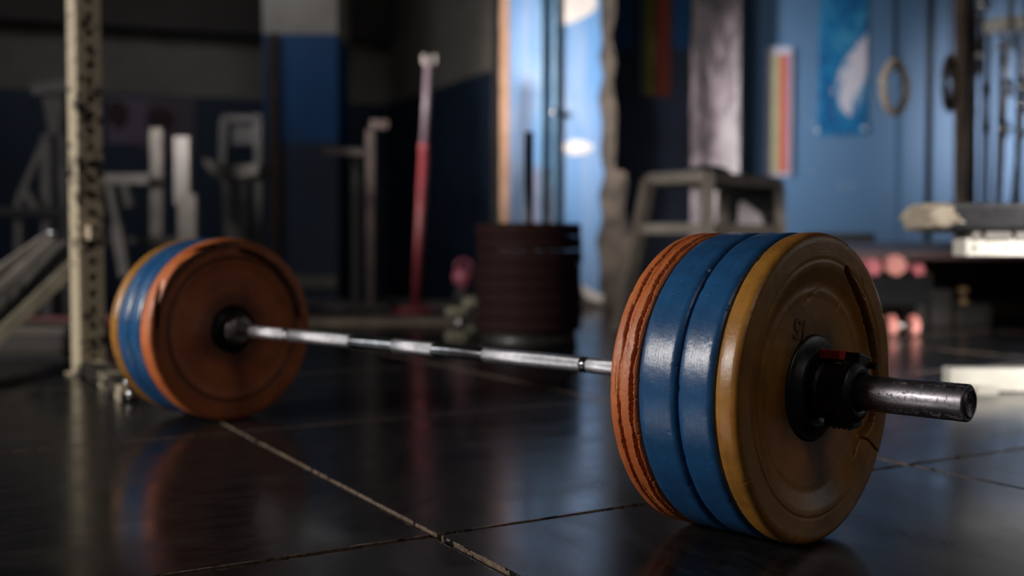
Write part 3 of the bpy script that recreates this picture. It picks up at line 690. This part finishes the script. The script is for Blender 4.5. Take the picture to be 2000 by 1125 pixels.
px_bars('post', mB, M_GREYFR, [(228, 440, Y-.2, 246, 540, Y-.2, .06, .05)], inv)
mC, inv = machine('seated_machine', 455, 6.9, 'dim seated exercise machine with pale seat left of the blue pillar', 'exercise machine'); Y = 6.9
px_bars('frame_bar', mC, M_DARKMETAL, [(436, 232, Y, 512, 232, Y, .05, .05)], inv)
px_bars('frame_bar', mC, M_DARKMETAL, [(440, 232, Y, 436, 330, Y, .05, .05)], inv)
px_bars('frame_bar', mC, M_DARKMETAL, [(506, 232, Y, 506, 612, Y, .05, .05)], inv)
bm = B(); prism(bm, [inv @ at(x, y, Y) for x, y in ((452, 246), (500, 246), (500, 282), (450, 282))], (0, .05, 0)); obj('back_pad', bm, M_DARK, mC)
bm = B(); prism(bm, [inv @ at(x, y, Y-.1) for x, y in ((392, 308), (412, 312), (430, 326), (470, 322), (508, 318), (506, 342), (452, 352), (424, 348), (404, 330))], (0, .3, 0)); bmesh.ops.bevel(bm, geom=bm.edges[:], offset=.01, segments=2, affect='EDGES'); obj('seat_pad', bm, paint('worn_seat', hexc(100, 92, 88), hexc(60, 56, 52), .6, 14), mC)
px_bars('pedestal', mC, paint('dim_pedestal', hexc(96, 92, 90), hexc(70, 66, 64), .6, 4), [(462, 350, Y, 470, 612, Y, .15, .12)], inv)
mD, inv = machine('squat_stand', 722, 7.4, 'thin brownish stand with a side arm right of the blue pillar', 'exercise stand'); Y = 7.4
M_BRN = paint('brown_stand_paint', hexc(84, 66, 60), hexc(62, 50, 46), .5, 6)
px_bars('upright', mD, M_BRN, [(724, 254, Y, 724, 600, Y, .055, .05)], inv)
px_bars('arm', mD, paint('pale_arm', hexc(122, 112, 108), hexc(96, 88, 84), .5, 6), [(630, 294, Y-.1, 708, 298, Y-.02, .04, .045)], inv)
px_bars('upright', mD, M_DARKMETAL, [(696, 300, Y+.1, 696, 598, Y+.1, .05, .05)], inv)
bm = B(); p = inv @ at(748, 244, Y); box(bm, (p.x-.02, p.y, p.z), (.12, .06, .06), None, .01); obj('cradle', bm, M_BRN, mD)
bm = B(); p = inv @ at(715, 600, Y); box(bm, (0, .05, .02), (.34, .5, .04), None, .01); obj('base', bm, M_DARKMETAL, mD)
# posters on the dim back wall
for (a_, b_, c_, d_, lab, colr) in ((214, 283, 190, 282, 'left of two dull mauve posters on the dim back wall', (128, 110, 128)), (286, 376, 190, 306, 'right of two dull mauve posters on the dim back wall', (104, 90, 100))):
    th_ = math.atan2(CB[1]-CA[1], CB[0]-CA[0]); m_ = (a_+b_)/2
    Yw = 9.55
    for _ in range(8):
        p = at(m_, 240, Yw); Yw = CA[1]+(p.x-CA[0])*math.tan(th_)-.035
    p = at(m_, (c_+d_)/2, Yw); wd = (b_-a_)/F*Yw*1.06; hg = (d_-c_)/F*Yw
    t_ = thing('wall_poster', p, lab, 'poster', 'posters on the back wall', th_)
    bm = B(); box(bm, (0, 0, 0), (wd, .006, hg)); obj('printed_sheet', bm, cy('poster_%d' % a_, colr), t_)
    bm = B(); pts = [Vector((-.08+.09*math.cos(q)*wd/.32, -.0045, .06+.14*math.sin(q)*random.uniform(.8, 1.1))) for q in [2*PI*i/12 for i in range(12)]]; prism(bm, pts, (0, .002, 0)); obj('dark_print', bm, cy('poster_dark', (60, 36, 44)), t_)

# red telescopic stand
Yq = 7.1; p0 = at(812, 606, Yq); p0.z = 0
rs = thing('jump_stand', p0, 'slim red post with pale upper tube and round base, left of the plate stack', 'exercise stand')
M_REDST = paint('red_stand_paint', hexc(128, 50, 56), hexc(108, 40, 46), .5, 5)
tl = at(838, 116, Yq)-p0; dv = tl.normalized(); zsp = (at(824, 290, Yq)-p0).z/dv.z
bm = B(); rod(bm, dv*.02, dv*zsp, .031, 20); obj('lower_tube', bm, M_REDST, rs, True)
bm = B(); rod(bm, dv*zsp, dv*tl.length, .025, 20); obj('upper_tube', bm, paint('pale_mauve_tube', hexc(100, 84, 92), hexc(86, 72, 80), .5, 5), rs, True)
bm = B(); rod(bm, dv*(zsp-.02), dv*(zsp+.03), .036, 20); obj('locking_sleeve', bm, M_REDST, rs, True)
bm = B(); e = dv*tl.length; bar(bm, e+Vector((-.035, 0, -.02)), e+Vector((-.035, 0, .03)), .016); bar(bm, e+Vector((.035, 0, -.02)), e+Vector((.035, 0, .03)), .016); bar(bm, e+Vector((-.04, 0, -.025)), e+Vector((.04, 0, -.025)), .016); obj('fork', bm, M_GREYFR, rs)
so = solid('base_disc', [(0, .15), (.018, .15), (.03, .12), (.045, .05)], 40, M_REDST, rs); so.rotation_euler = (0, -PI/2, 0)

# low lifting platform and floor boards behind
bm = B(); box(bm, (-.92, 6.05, .014), (1.75, .34, .026), RZ(.05), .004)
tag(obj('wooden_plank', bm, paint('tan_plank', hexc(128, 112, 96), hexc(96, 84, 74), .7, 9)), 'tan wooden plank lying on the floor in front of the red post', 'plank')
bm = B(); box(bm, (-1.2, 7.9, .012), (2.2, .9, .022), None, .004)
tag(obj('floor_mat', bm, paint('grey_mat', hexc(104, 98, 98), hexc(80, 76, 76), .6, 5)), 'grey floor mat behind the red post, in front of the dim wall', 'mat')

# ------------------------------------------------------------------ stack of plates on a pin, behind the bar
YK = 4.62; pc = at(1033, 600, YK)
M_MAROON = paint('dark_maroon_rubber', (.022, .0062, .0048, 1), (.015, .0045, .0038, 1), .85, 5, spec=.2)
holder = thing('plate_tree', (pc.x, YK, 0), 'black plate holder with an upright pin through the dark stack', 'plate rack')
o = solid('base', [(0, .21), (.07, .20), (.075, .16)], 48, M_DARKMETAL, holder); o.rotation_euler = (0, -PI/2, 0)
bm = B(); zt = at(1033, 258, YK).z; rod(bm, (0, 0, .07), (0, 0, zt), .02); obj('pin', bm, M_PLASTIC, holder, True)
zt = at(1033, 434, YK-.2).z; n_ = 8; hh = (zt-.077)/n_
ordn = ['lowest', 'second lowest', 'third from the bottom', 'fourth from the bottom', 'fourth from the top', 'third from the top', 'second from the top', 'topmost']
first = None
for k in range(n_):
    lab = 'dark maroon plate, %s in the upright stack behind the bar' % ordn[k]
    root = thing('stacked_plate', (pc.x+random.uniform(-.004, .004), YK+random.uniform(-.003, .003), .077+hh*k), lab, 'weight plate', 'dark maroon plates stacked on the pin')
    if first is None:
        pr = rounded([(.004, .07), (.004, .15), (0, .17), (0, .225), (hh-.003, .225), (hh-.003, .17), (hh-.006, .15), (hh-.006, .07)], [0, 0, 0, .004, .004, 0, 0, 0])
        d1 = lathe('rubber_disc', pr, 96, M_MAROON, root); d1.rotation_euler = (0, -PI/2, 0)
        d2 = lathe('hub', [(.001, .0225), (.001, .069), (hh-.005, .069), (hh-.005, .0225)], 48, M_HUB, root); d2.rotation_euler = (0, -PI/2, 0)
        first = (d1, d2)
    else:
        for d in first:
            c_ = d.copy(); COL.objects.link(c_); c_.parent = root
# small kettlebells left of the stack
def kettlebell(px, py, Y, r_, z0, m, label):
    p = at(px, py, Y); o = thing('kettlebell', (p.x, Y, z0), label, 'kettlebell', 'kettlebells beside the plate stack')
    s = [(r_*2*(1-math.cos(PI*k/14))/2*.96, max(.0004, r_*math.sin(PI*k/14)*(1.0))) for k in range(15)]
    s[0] = (0, r_*.55); b = solid('bell', s, 32, m, o); b.rotation_euler = (0, -PI/2, 0)
    bm = B(); zc = r_*1.75; tube(bm, [Vector((r_*.72*math.cos(a), 0, zc+r_*.75*math.sin(a))) for a in [PI*k/12 for k in range(13)]], r_*.16, 10); obj('handle', bm, m, o, True)
def block(px0, py0, px1, py1, Y, dep, m, name, label, cat, group=None, bev=.01):
    a = at(px0, py0, Y); b = at(px1, py1, Y); o = None
    bm = B(); box(bm, ((a.x+b.x)/2, Y+dep/2, (a.z+b.z)/2), (b.x-a.x, dep, a.z-b.z), None, bev)
    return tag(obj(name, bm, m), label, cat, group)
M_PALEB = paint('pale_green_grey_paint', hexc(150, 146, 122), hexc(110, 106, 88), .7, 14)
M_PINK = paint('pink_vinyl', hexc(158, 84, 98), hexc(126, 60, 74), .5, 10)
def hexdumb(loc, rz, r_, L, m, label, group, vert=False):
    o = thing('dumbbell', loc, label, 'dumbbell', group, rz)
    R_ = Matrix.Rotation(0 if not vert else PI/2, 3, 'Y'); zc = r_*.87 if not vert else L/2
    c0 = Vector((0, 0, zc)); ax = Vector((1, 0, 0)) if not vert else Vector((0, 0, 1))
    for s_ in (-1, 1):
        bm = B(); rod(bm, c0+ax*s_*L*.24, c0+ax*s_*L*.5, r_, 6); bmesh.ops.bevel(bm, geom=bm.edges[:], offset=r_*.12, segments=2, affect='EDGES'); obj('head', bm, m, o)
    bm = B(); rod(bm, c0-ax*L*.26, c0+ax*L*.26, r_*.32, 16); obj('handle', bm, M_COLLAR, o, True)
    return o
pz = at(898, 660, 5.0)
hexdumb((at(899, 660, 5.0).x, 5.0, 0), .5, .075, .15, M_PALEB, 'pale greenish dumbbell standing on end, left of the plate stack', None, True)
hexdumb((at(924, 640, 5.15).x, 5.15, 0), .2, .055, .19, M_PALEB, 'taller pale dumbbell standing on end, touching the plate stack', None, True)
hexdumb((at(908, 600, 5.45).x, 5.45, .0), .9, .055, .22, M_DARKMETAL, 'dark dumbbell standing on end below the pink weights', None, True)
kettlebell(906, 580, 5.45, .058, .221, M_PINK, 'pink kettlebell perched on end-standing dumbbell left of the plate stack')

# ------------------------------------------------------------------ plyometric box, open steel frame
YX = 5.3
M_FRAME = paint('warm_grey_frame', hexc(150, 138, 126), hexc(122, 112, 102), .5, 6)
c0 = at(1382, 346, YX); hz = c0.z
fa, fb = math.radians(140), math.radians(50)
def horiz_at(px, py_guess, z, ang, org):
    # point along a direction from org at height z whose image column is px
    d = Vector((math.cos(ang), math.sin(ang), 0)); lo, hi = 0, 3
    for _ in range(40):
        m_ = (lo+hi)/2; q = org+d*m_; x_ = 1000+F*q.x/(q.y*math.cos(PITCH)-(z-H)*math.sin(PITCH))
        if (x_ < px) == (ang < PI/2): lo = m_
        else: hi = m_
    return org+d*((lo+hi)/2)
A0 = Vector((c0.x, YX, hz)); L0 = horiz_at(1268, 0, hz, fa, A0); R0 = horiz_at(1520, 0, hz, fb, A0); D0 = L0+R0-A0
ctr = (L0+R0)/2
plyo = thing('plyo_box', (ctr.x, ctr.y, 0), 'open grey steel plyometric box behind the near bumper plates', 'plyometric box')
iv = Matrix.Translation(-plyo.location)
tops = [iv @ q for q in (A0, L0, D0, R0)]
def foot(q, f_): return Vector((q.x*f_, q.y*f_, 0))
SP = 1.0
feet = [foot(tops[0], 1.10), foot(tops[1], 1.42), foot(tops[2], 1.2), foot(tops[3], 1.08)]
tb = .058
for q, g in zip(tops, feet):
    bm = B(); bar(bm, g, q, tb, tb); obj('leg', bm, M_FRAME, plyo)
zm = (at(1382, 446, YX).z); fm = 1-zm/hz
mids = [q+(g-q)*fm for q, g in zip(tops, feet)]
for ring in (tops, mids):
    for i in range(4):
        bm = B(); bar(bm, ring[i], ring[(i+1) % 4], tb*.9, tb*.9); obj('rail', bm, M_FRAME, plyo)
bm = B(); cc = [q+Vector((0, 0, .022)) for q in tops]; prism(bm, cc, (0, 0, .012)); obj('top_sheet', bm, M_FRAME, plyo)
bm = B(); m0, m1 = tops[2], tops[3]; b0_, b1_ = mids[2], mids[3]; prism(bm, [m0+(m1-m0)*.02, m1+(m0-m1)*.02, b1_+(b0_-b1_)*.02, b0_+(b1_-b0_)*.02], (-.006, .004, 0)); obj('back_sheet', bm, M_DARKMETAL, plyo)
bm = B(); prism(bm, [iv @ at(x, y, YX+.42) for x, y in ((1444, 394), (1452, 392), (1486, 420), (1492, 440), (1440, 440))], (.0, .006, 0)); obj('light_patch_sheet', bm, cy('pale_light_patch', (190, 180, 184)), plyo)  # pale triangle added to show a patch of light inside the frame
# black cloth on top
bm = B(); q = at(1382, 336, YX+.25)
bmesh.ops.create_icosphere(bm, subdivisions=3, radius=1)
for v in bm.verts:
    n_ = noise.noise(v.co*2.2)*.35+1; v.co = Vector((v.co.x*.11*n_, v.co.y*.08*n_, max(-.012, v.co.z*.030*n_)))
o = obj('folded_cloth', bm, M_DARK, None, True); o.location = (q.x, YX+.25, hz+.047); tag(o, 'crumpled black cloth on top of the grey plyometric box', 'cloth')

# ------------------------------------------------------------------ raised platform at right
YF = 5.6
zt_, zr0, zr1 = at(1800, 472, YF).z, at(1800, 490, YF).z, at(1800, 507, YF).z
xl = at(1590, 480, YF).x
rp = thing('raised_platform', (3.3, 6.6, 0), 'dark raised platform with navy padding and dull red beam along the blue wall', 'platform')
iv = Matrix.Translation(-rp.location)
def rb(nm, c, s, m, bev=.006):
    bm = B(); box(bm, iv @ Vector(c), s, None, bev); return obj(nm, bm, m, rp)
xe = 5.1; cx_ = (xl+xe)/2; wx = xe-xl
rb('padded_top', (cx_, YF+1.0, (zt_+zr0)/2), (wx, 2.0, zt_-zr0), M_NAVY if False else paint('navy_canvas', hexc(22, 34, 58), hexc(16, 26, 44), .7, 4), .012)
rb('red_beam', (cx_, YF+.04, (zr0+zr1)/2), (wx, .06, zr0-zr1), paint('dull_red_beam', hexc(56, 14, 16), hexc(40, 10, 12), .5, 5))
for xx in (xl+.1, xl+1.42, xl+2.3, xe-.1): rb('leg', (xx, YF+.06, zr1/2), (.08, .08, zr1), M_DARKMETAL)
for xx in (xl+.1, xl+1.1, xl+2.1, xe-.1): rb('leg', (xx, YF+1.9, zr1/2), (.08, .08, zr1), M_DARKMETAL)
rb('back_board', (cx_, YF+1.2, zr1/2), (wx-.1, .03, zr1), paint('brown_ply', hexc(62, 46, 34), hexc(40, 30, 24), .8, 3))
rb('deck_joist', (cx_, YF+.9, zr1+.01), (wx-.1, .06, .03), M_DARKMETAL)
# black pad on the platform
bm = B(); a = at(1600, 455, YF+.6); b = at(1706, 474, YF+.6); box(bm, ((a.x+b.x)/2, YF+.75, zt_+.001+(a.z-zt_)/2), (b.x-a.x, .4, a.z-zt_), None, .02); tag(obj('black_pad', bm, M_DARK), 'flat black pad on the raised platform behind the yellow plate', 'pad')
# shelf and dumbbells under the platform
M_PK = paint('dusty_pink_paint', hexc(178, 114, 104), hexc(150, 88, 80), .6, 10)
M_PK2 = paint('rose_paint', hexc(158, 70, 78), hexc(128, 54, 62), .6, 10)
M_TAN = paint('tan_paint', hexc(190, 150, 96), hexc(150, 114, 70), .6, 10)
Yd = 5.35
M_BLK = paint('matt_black', (.004, .004, .005, 1), (.003, .003, .003, 1), .95, 6, spec=.1)
sh = thing('low_shelf', (at(1745, 600, Yd+.1).x, Yd+.1, 0), 'low black shelf under the red beam, right of the yellow plate', 'shelf')
zs1 = at(1745, 538, Yd).z; zs0 = at(1745, 596, Yd).z
bm = B(); box(bm, (0, 0, zs1-.01), (.30, .24, .02)); obj('shelf_board', bm, M_BLK, sh)
bm = B(); box(bm, (0, -.11, (zs1+zs0)/2-.01), (.30, .015, zs1-zs0-.02)); obj('apron', bm, M_BLK, sh)
for sx_ in (-.142, .142):
    for sy_ in (-.1, .1):
        bm = B(); box(bm, (sx_, sy_, (zs1-.02)/2), (.014, .03, zs1-.02)); obj('leg', bm, M_BLK, sh)
def dumb(px, Y, z0, r_, L, m, lab, rz): return hexdumb((at(px, 520, Y).x, Y, z0), rz, r_, L, m, lab, 'small dumbbells under the red beam')
hexdumb((at(1747, 520, Yd+.08).x, Yd+.08, zs1+.001), 1.35, .055, .14, M_PK, 'dusty pink dumbbell on the black shelf under the red beam', None)
hexdumb((at(1700, 520, Yd+.08).x, Yd+.08, zs1+.001), 1.57, .045, .12, M_PK2, 'rose dumbbell on the shelf half hidden by the yellow plate', None)
hexdumb((at(1786, 520, Yd+.06).x-.006, Yd+.04, zs1+.001), 1.57, .032, .12, M_PK2, 'small rose dumbbell at the right end of the black shelf', None)
hexdumb((at(1762, 640, 5.18).x, 5.18, 0), .0, .055, .145, M_PK, 'pink dumbbell on the floor in front of the black shelf', None)
def crate(px, Y, zt, wd, label):
    o = thing('storage_crate', (at(px, 560, Y).x, Y, 0), label, 'crate', 'dark crates under the raised platform')
    bm = B(); box(bm, (0, 0, zt/2), (wd, .22, zt), None, .004); obj('body', bm, M_CRATE, o); bm = B(); box(bm, (0, -.112, zt*.8), (wd*.98, .012, .02), None, .002); obj('rim_slat', bm, M_CRATE, o); return o
M_CRATE = paint('dark_crate_wood', hexc(34, 27, 22), hexc(22, 18, 15), .8, 6)
z1_ = at(1806, 566, 5.95).z; z2_ = at(1880, 593, 5.95).z
crate(1806, 6.0, z1_, .22, 'taller dark crate under the platform beside the black shelf')
crate(1885, 6.0, z2_, .20, 'lower dark crate under the middle of the platform')
hexdumb((at(1807, 565, 5.95).x, 5.95, z1_+.001), .3, .030, .10, M_TAN, 'tan dumbbell standing on end on the taller dark crate', None, True)
hexdumb((at(1880, 590, 5.95).x, 5.95, z2_+.001), .3, .026, .085, M_TAN, 'tan dumbbell standing on end on the lower dark crate', None, True)

# gymnastic rings
def ring(px, Y, y0, y1, m, label, turn):
    top = at(px, y0, Y); bot = at(px, y1, Y); R_ = (top.z-bot.z)/2; o = thing('gymnastic_ring', (top.x, Y, bot.z+R_), label, 'gymnastic ring', 'hanging gymnastic rings', turn)
    pts = []
    for k in range(48):
        a = 2*PI*k/48; pts.append(Vector((R_*.80*math.cos(a)*(1-.28*max(0, math.sin(a))**2), 0, R_*math.sin(a))))
    bm = B(); tube(bm, pts, .020, 12, True); obj('wooden_ring', bm, m, o, True)
    bm = B(); box(bm, (0, 0, R_+(ZT-bot.z-2*R_)/2-.02), (.022, .005, ZT-bot.z-2*R_+.04)); obj('strap', bm, M_DARK, o)
    bm = B(); box(bm, (0, 0, R_+.0), (.046, .02, .05), None, .004); obj('buckle', bm, M_DARKMETAL, o)
M_WOODR = paint('worn_ring_wood', hexc(236, 222, 208), hexc(206, 190, 176), .4, 16)
ring(1748, 5.2, 120, 219, M_WOODR, 'grey wooden ring hanging in front of the blue wall right of the poster', math.radians(38))
ring(1856, 5.6, 115, 212, paint('dark_ring_wood', hexc(80, 68, 60), hexc(56, 48, 44), .5, 16), 'darker ring hanging beside the tan rod of the cable machine', math.radians(55))

# dark pipe and cable machine at right
bm = B(); p = at(1814, 300, 7.6); rod(bm, (p.x, p.y, 0.001), (p.x, p.y, ZT), .024); tag(obj('wall_pipe', bm, M_DARKMETAL, None, True), 'dark vertical pipe on the blue wall right of the hanging ring', 'pipe')
zq = .0
cm, iv = machine('cable_machine', 1950, 6.2, 'cable machine with tan post, cream beam and chrome rods behind the bench', 'exercise machine')
M_ROD = steel('bright_rod', (.85, .84, .88, 1), .42, .05)
def crod(nm, x0, y0, x1, y1, Y, r_, m):
    bm = B(); rod(bm, iv @ at(x0, y0, Y), iv @ at(x1, y1, Y), r_); return obj(nm, bm, m, cm, True)
M_TANP = paint('tan_grey_post', hexc(116, 98, 84), hexc(88, 74, 64), .5, 6)
M_WHITE = paint('white_enamel', hexc(226, 222, 212), hexc(204, 198, 186), .35, 6)
px_bars('post', cm, M_TANP, [(1876, -200, 6.15, 1874, 472.6, 6.15, .050, .050)], iv)
px_bars('post', cm, M_DARKMETAL, [(1892, -200, 6.2, 1892, 472.6, 6.2, .034, .034)], iv)
px_bars('top_beam', cm, M_WHITE, [(1950, 50, 5.9, 2160, 34, 5.9, .072, .08)], iv)
px_bars('top_beam', cm, M_WHITE, [(1922, 60, 5.95, 1940, 46, 5.95, .07, .06)], iv)
crod('guide_rod', 1984, -160, 1947, 472, 5.86, .013, M_ROD)
crod('guide_rod', 2014, -160, 1984, 472, 5.86, .011, M_ROD)
for x_, y_ in ((1969, 172), (1961, 252), (1998, 168), (1996, 204)):
    p = iv @ at(x_, y_, 5.86); bm = B(); rod(bm, p-Vector((0, .0, .045)), p+Vector((0, 0, .045)), .024); obj('rod_bushing', bm, M_CHROME, cm, True)
for k, (xa_, xb_) in enumerate(((1906, 1900), (1921, 1916), (1934, 1930), (1956, 1946), (1990, 1984))):
    bm = B(); bar(bm, iv @ at(xa_, 40 if k else -60, 6.05+.03*k), iv @ at(xb_, 472.4, 6.05+.03*k), .020, .020, bev=0); obj('dark_bar', bm, M_DARKMETAL, cm)
def cable(pts, r_=.008, Y=5.95):
    P = [iv @ at(x, y, Y) for x, y in pts]; out = []
    for i in range(len(P)-1):
        a, b, c, d = P[max(0, i-1)], P[i], P[i+1], P[min(len(P)-1, i+2)]
        for k in range(8):
            t_ = k/8; out.append(.5*((2*b)+(c-a)*t_+(2*a-5*b+4*c-d)*t_*t_+(3*b-a-3*c+d)*t_**3))
    out.append(P[-1]); bm = B(); tube(bm, out, r_, 8); obj('cable', bm, M_PLASTIC, cm, True)
cable([(1930, -60), (1920, 40), (1905, 110), (1898, 170), (1908, 220)])
cable([(1900, -40), (1914, 60), (1912, 130), (1930, 190), (1926, 260)])
cable([(1990, 60), (1962, 110), (1954, 180), (1962, 245), (1998, 250)])
cable([(1968, 66), (1986, 100), (1992, 140)])
cable([(1925, -60), (1918, 60), (1902, 180), (1890, 300), (1886, 380)], .011)
cable([(2010, 250), (1992, 280), (1984, 330), (1978, 400)], .011)
for x_, y_, r_ in ((1922, 10, .03), (1958, 92, .022), (1915, 108, .022)):
    p = iv @ at(x_, y_, 5.9); bm = B(); rod(bm, p-Vector((0, .02, 0)), p+Vector((0, .02, 0)), r_, 24); obj('pulley', bm, M_COLLAR, cm, True)

# ------------------------------------------------------------------ bench at the right edge
YN = 3.2
bn = thing('weight_bench', (at(2040, 770, YN).x, YN, 0), 'black padded bench with torn foam end and white steel frame at the right edge', 'bench')
iv = Matrix.Translation(-bn.location)
a = at(1862, 396, YN); b = at(2260, 452, YN)
bm = B(); box(bm, iv @ Vector(((a.x+b.x)/2, YN+.13, (a.z+b.z)/2)), (b.x-a.x, .28, a.z-b.z), None, .014); obj('pad', bm, paint('black_vinyl_sheen', hexc(24, 21, 25), hexc(15, 14, 16), .5, 9, .3, fine=18, bd=.01, spec=.25), bn)
a2 = at(1812, 398, YN); bm = B(); bmesh.ops.create_icosphere(bm, subdivisions=4, radius=1)
fc = iv @ Vector(((a2.x+a.x)/2+.02, YN+.12, (a.z+b.z)/2+.001)); fs = Vector(((a.x-a2.x)/2+.02, .13, (a.z-b.z)*.48))
for v in bm.verts:
    c_ = Vector([math.copysign(abs(q)**.55, q) for q in v.co]); nz_ = Vector(noise.noise_vector(c_*1.7))*.22+Vector(noise.noise_vector(c_*5))*.10
    c_ += nz_; v.co = fc+Vector((c_.x*fs.x, c_.y*fs.y, c_.z*fs.z))
obj('torn_foam', bm, paint('old_foam', hexc(186, 174, 156), hexc(150, 136, 118), .9, 24, .6, bd=.01), bn, True)
a = at(1896, 466, YN-.02); b = at(2260, 500, YN-.02)
bm = B(); box(bm, iv @ Vector(((a.x+b.x)/2, YN+.06, (a.z+b.z)/2)), (b.x-a.x, .10, a.z-b.z), None, .004); obj('frame_beam', bm, M_WHITE, bn)
for x0_, x1_ in ((1900, 1916), (1925, 1976), (1984, 2060)):
    c1_, c2_ = at(x0_, 455, YN), at(x1_, 467, YN); bm = B(); box(bm, iv @ Vector(((c1_.x+c2_.x)/2, YN+.06, (c1_.z+c2_.z)/2)), (c2_.x-c1_.x, .12, c1_.z-c2_.z+.006), None, .002); obj('mounting_plate', bm, paint('grey_bracket', hexc(120, 112, 106), hexc(96, 90, 84), .5, 8), bn)
for x_ in (1910, 1974):
    p = iv @ at(x_, 484, YN-.02); bm = B(); rod(bm, p+Vector((0, .035, 0)), p+Vector((0, .025, 0)), .006, 12); obj('bolt', bm, M_COLLAR, bn, True)
xp = at(2090, 500, YN).x; zl_ = at(1900, 500, YN).z
bm = B(); bar(bm, iv @ Vector((xp, YN+.06, .04)), iv @ Vector((xp, YN+.06, zl_+.01)), .06, .06); obj('leg', bm, M_WHITE, bn)
# foot tube
Yt = 3.0; a = at(1908, 752, Yt); b = at(2260, 790, Yt)
bm = B(); box(bm, iv @ Vector(((a.x+b.x)/2, Yt+.20, .035)), (b.x-a.x, .07, .066), RZ(-.05), .004); obj('foot_tube', bm, M_WHITE, bn)
bm = B(); p = iv @ at(1922, 796, Yt+.12); box(bm, (p.x, p.y+.02, .012), (.06, .10, .024), RZ(-.05), .003); obj('foot_pad', bm, M_WHITE, bn)
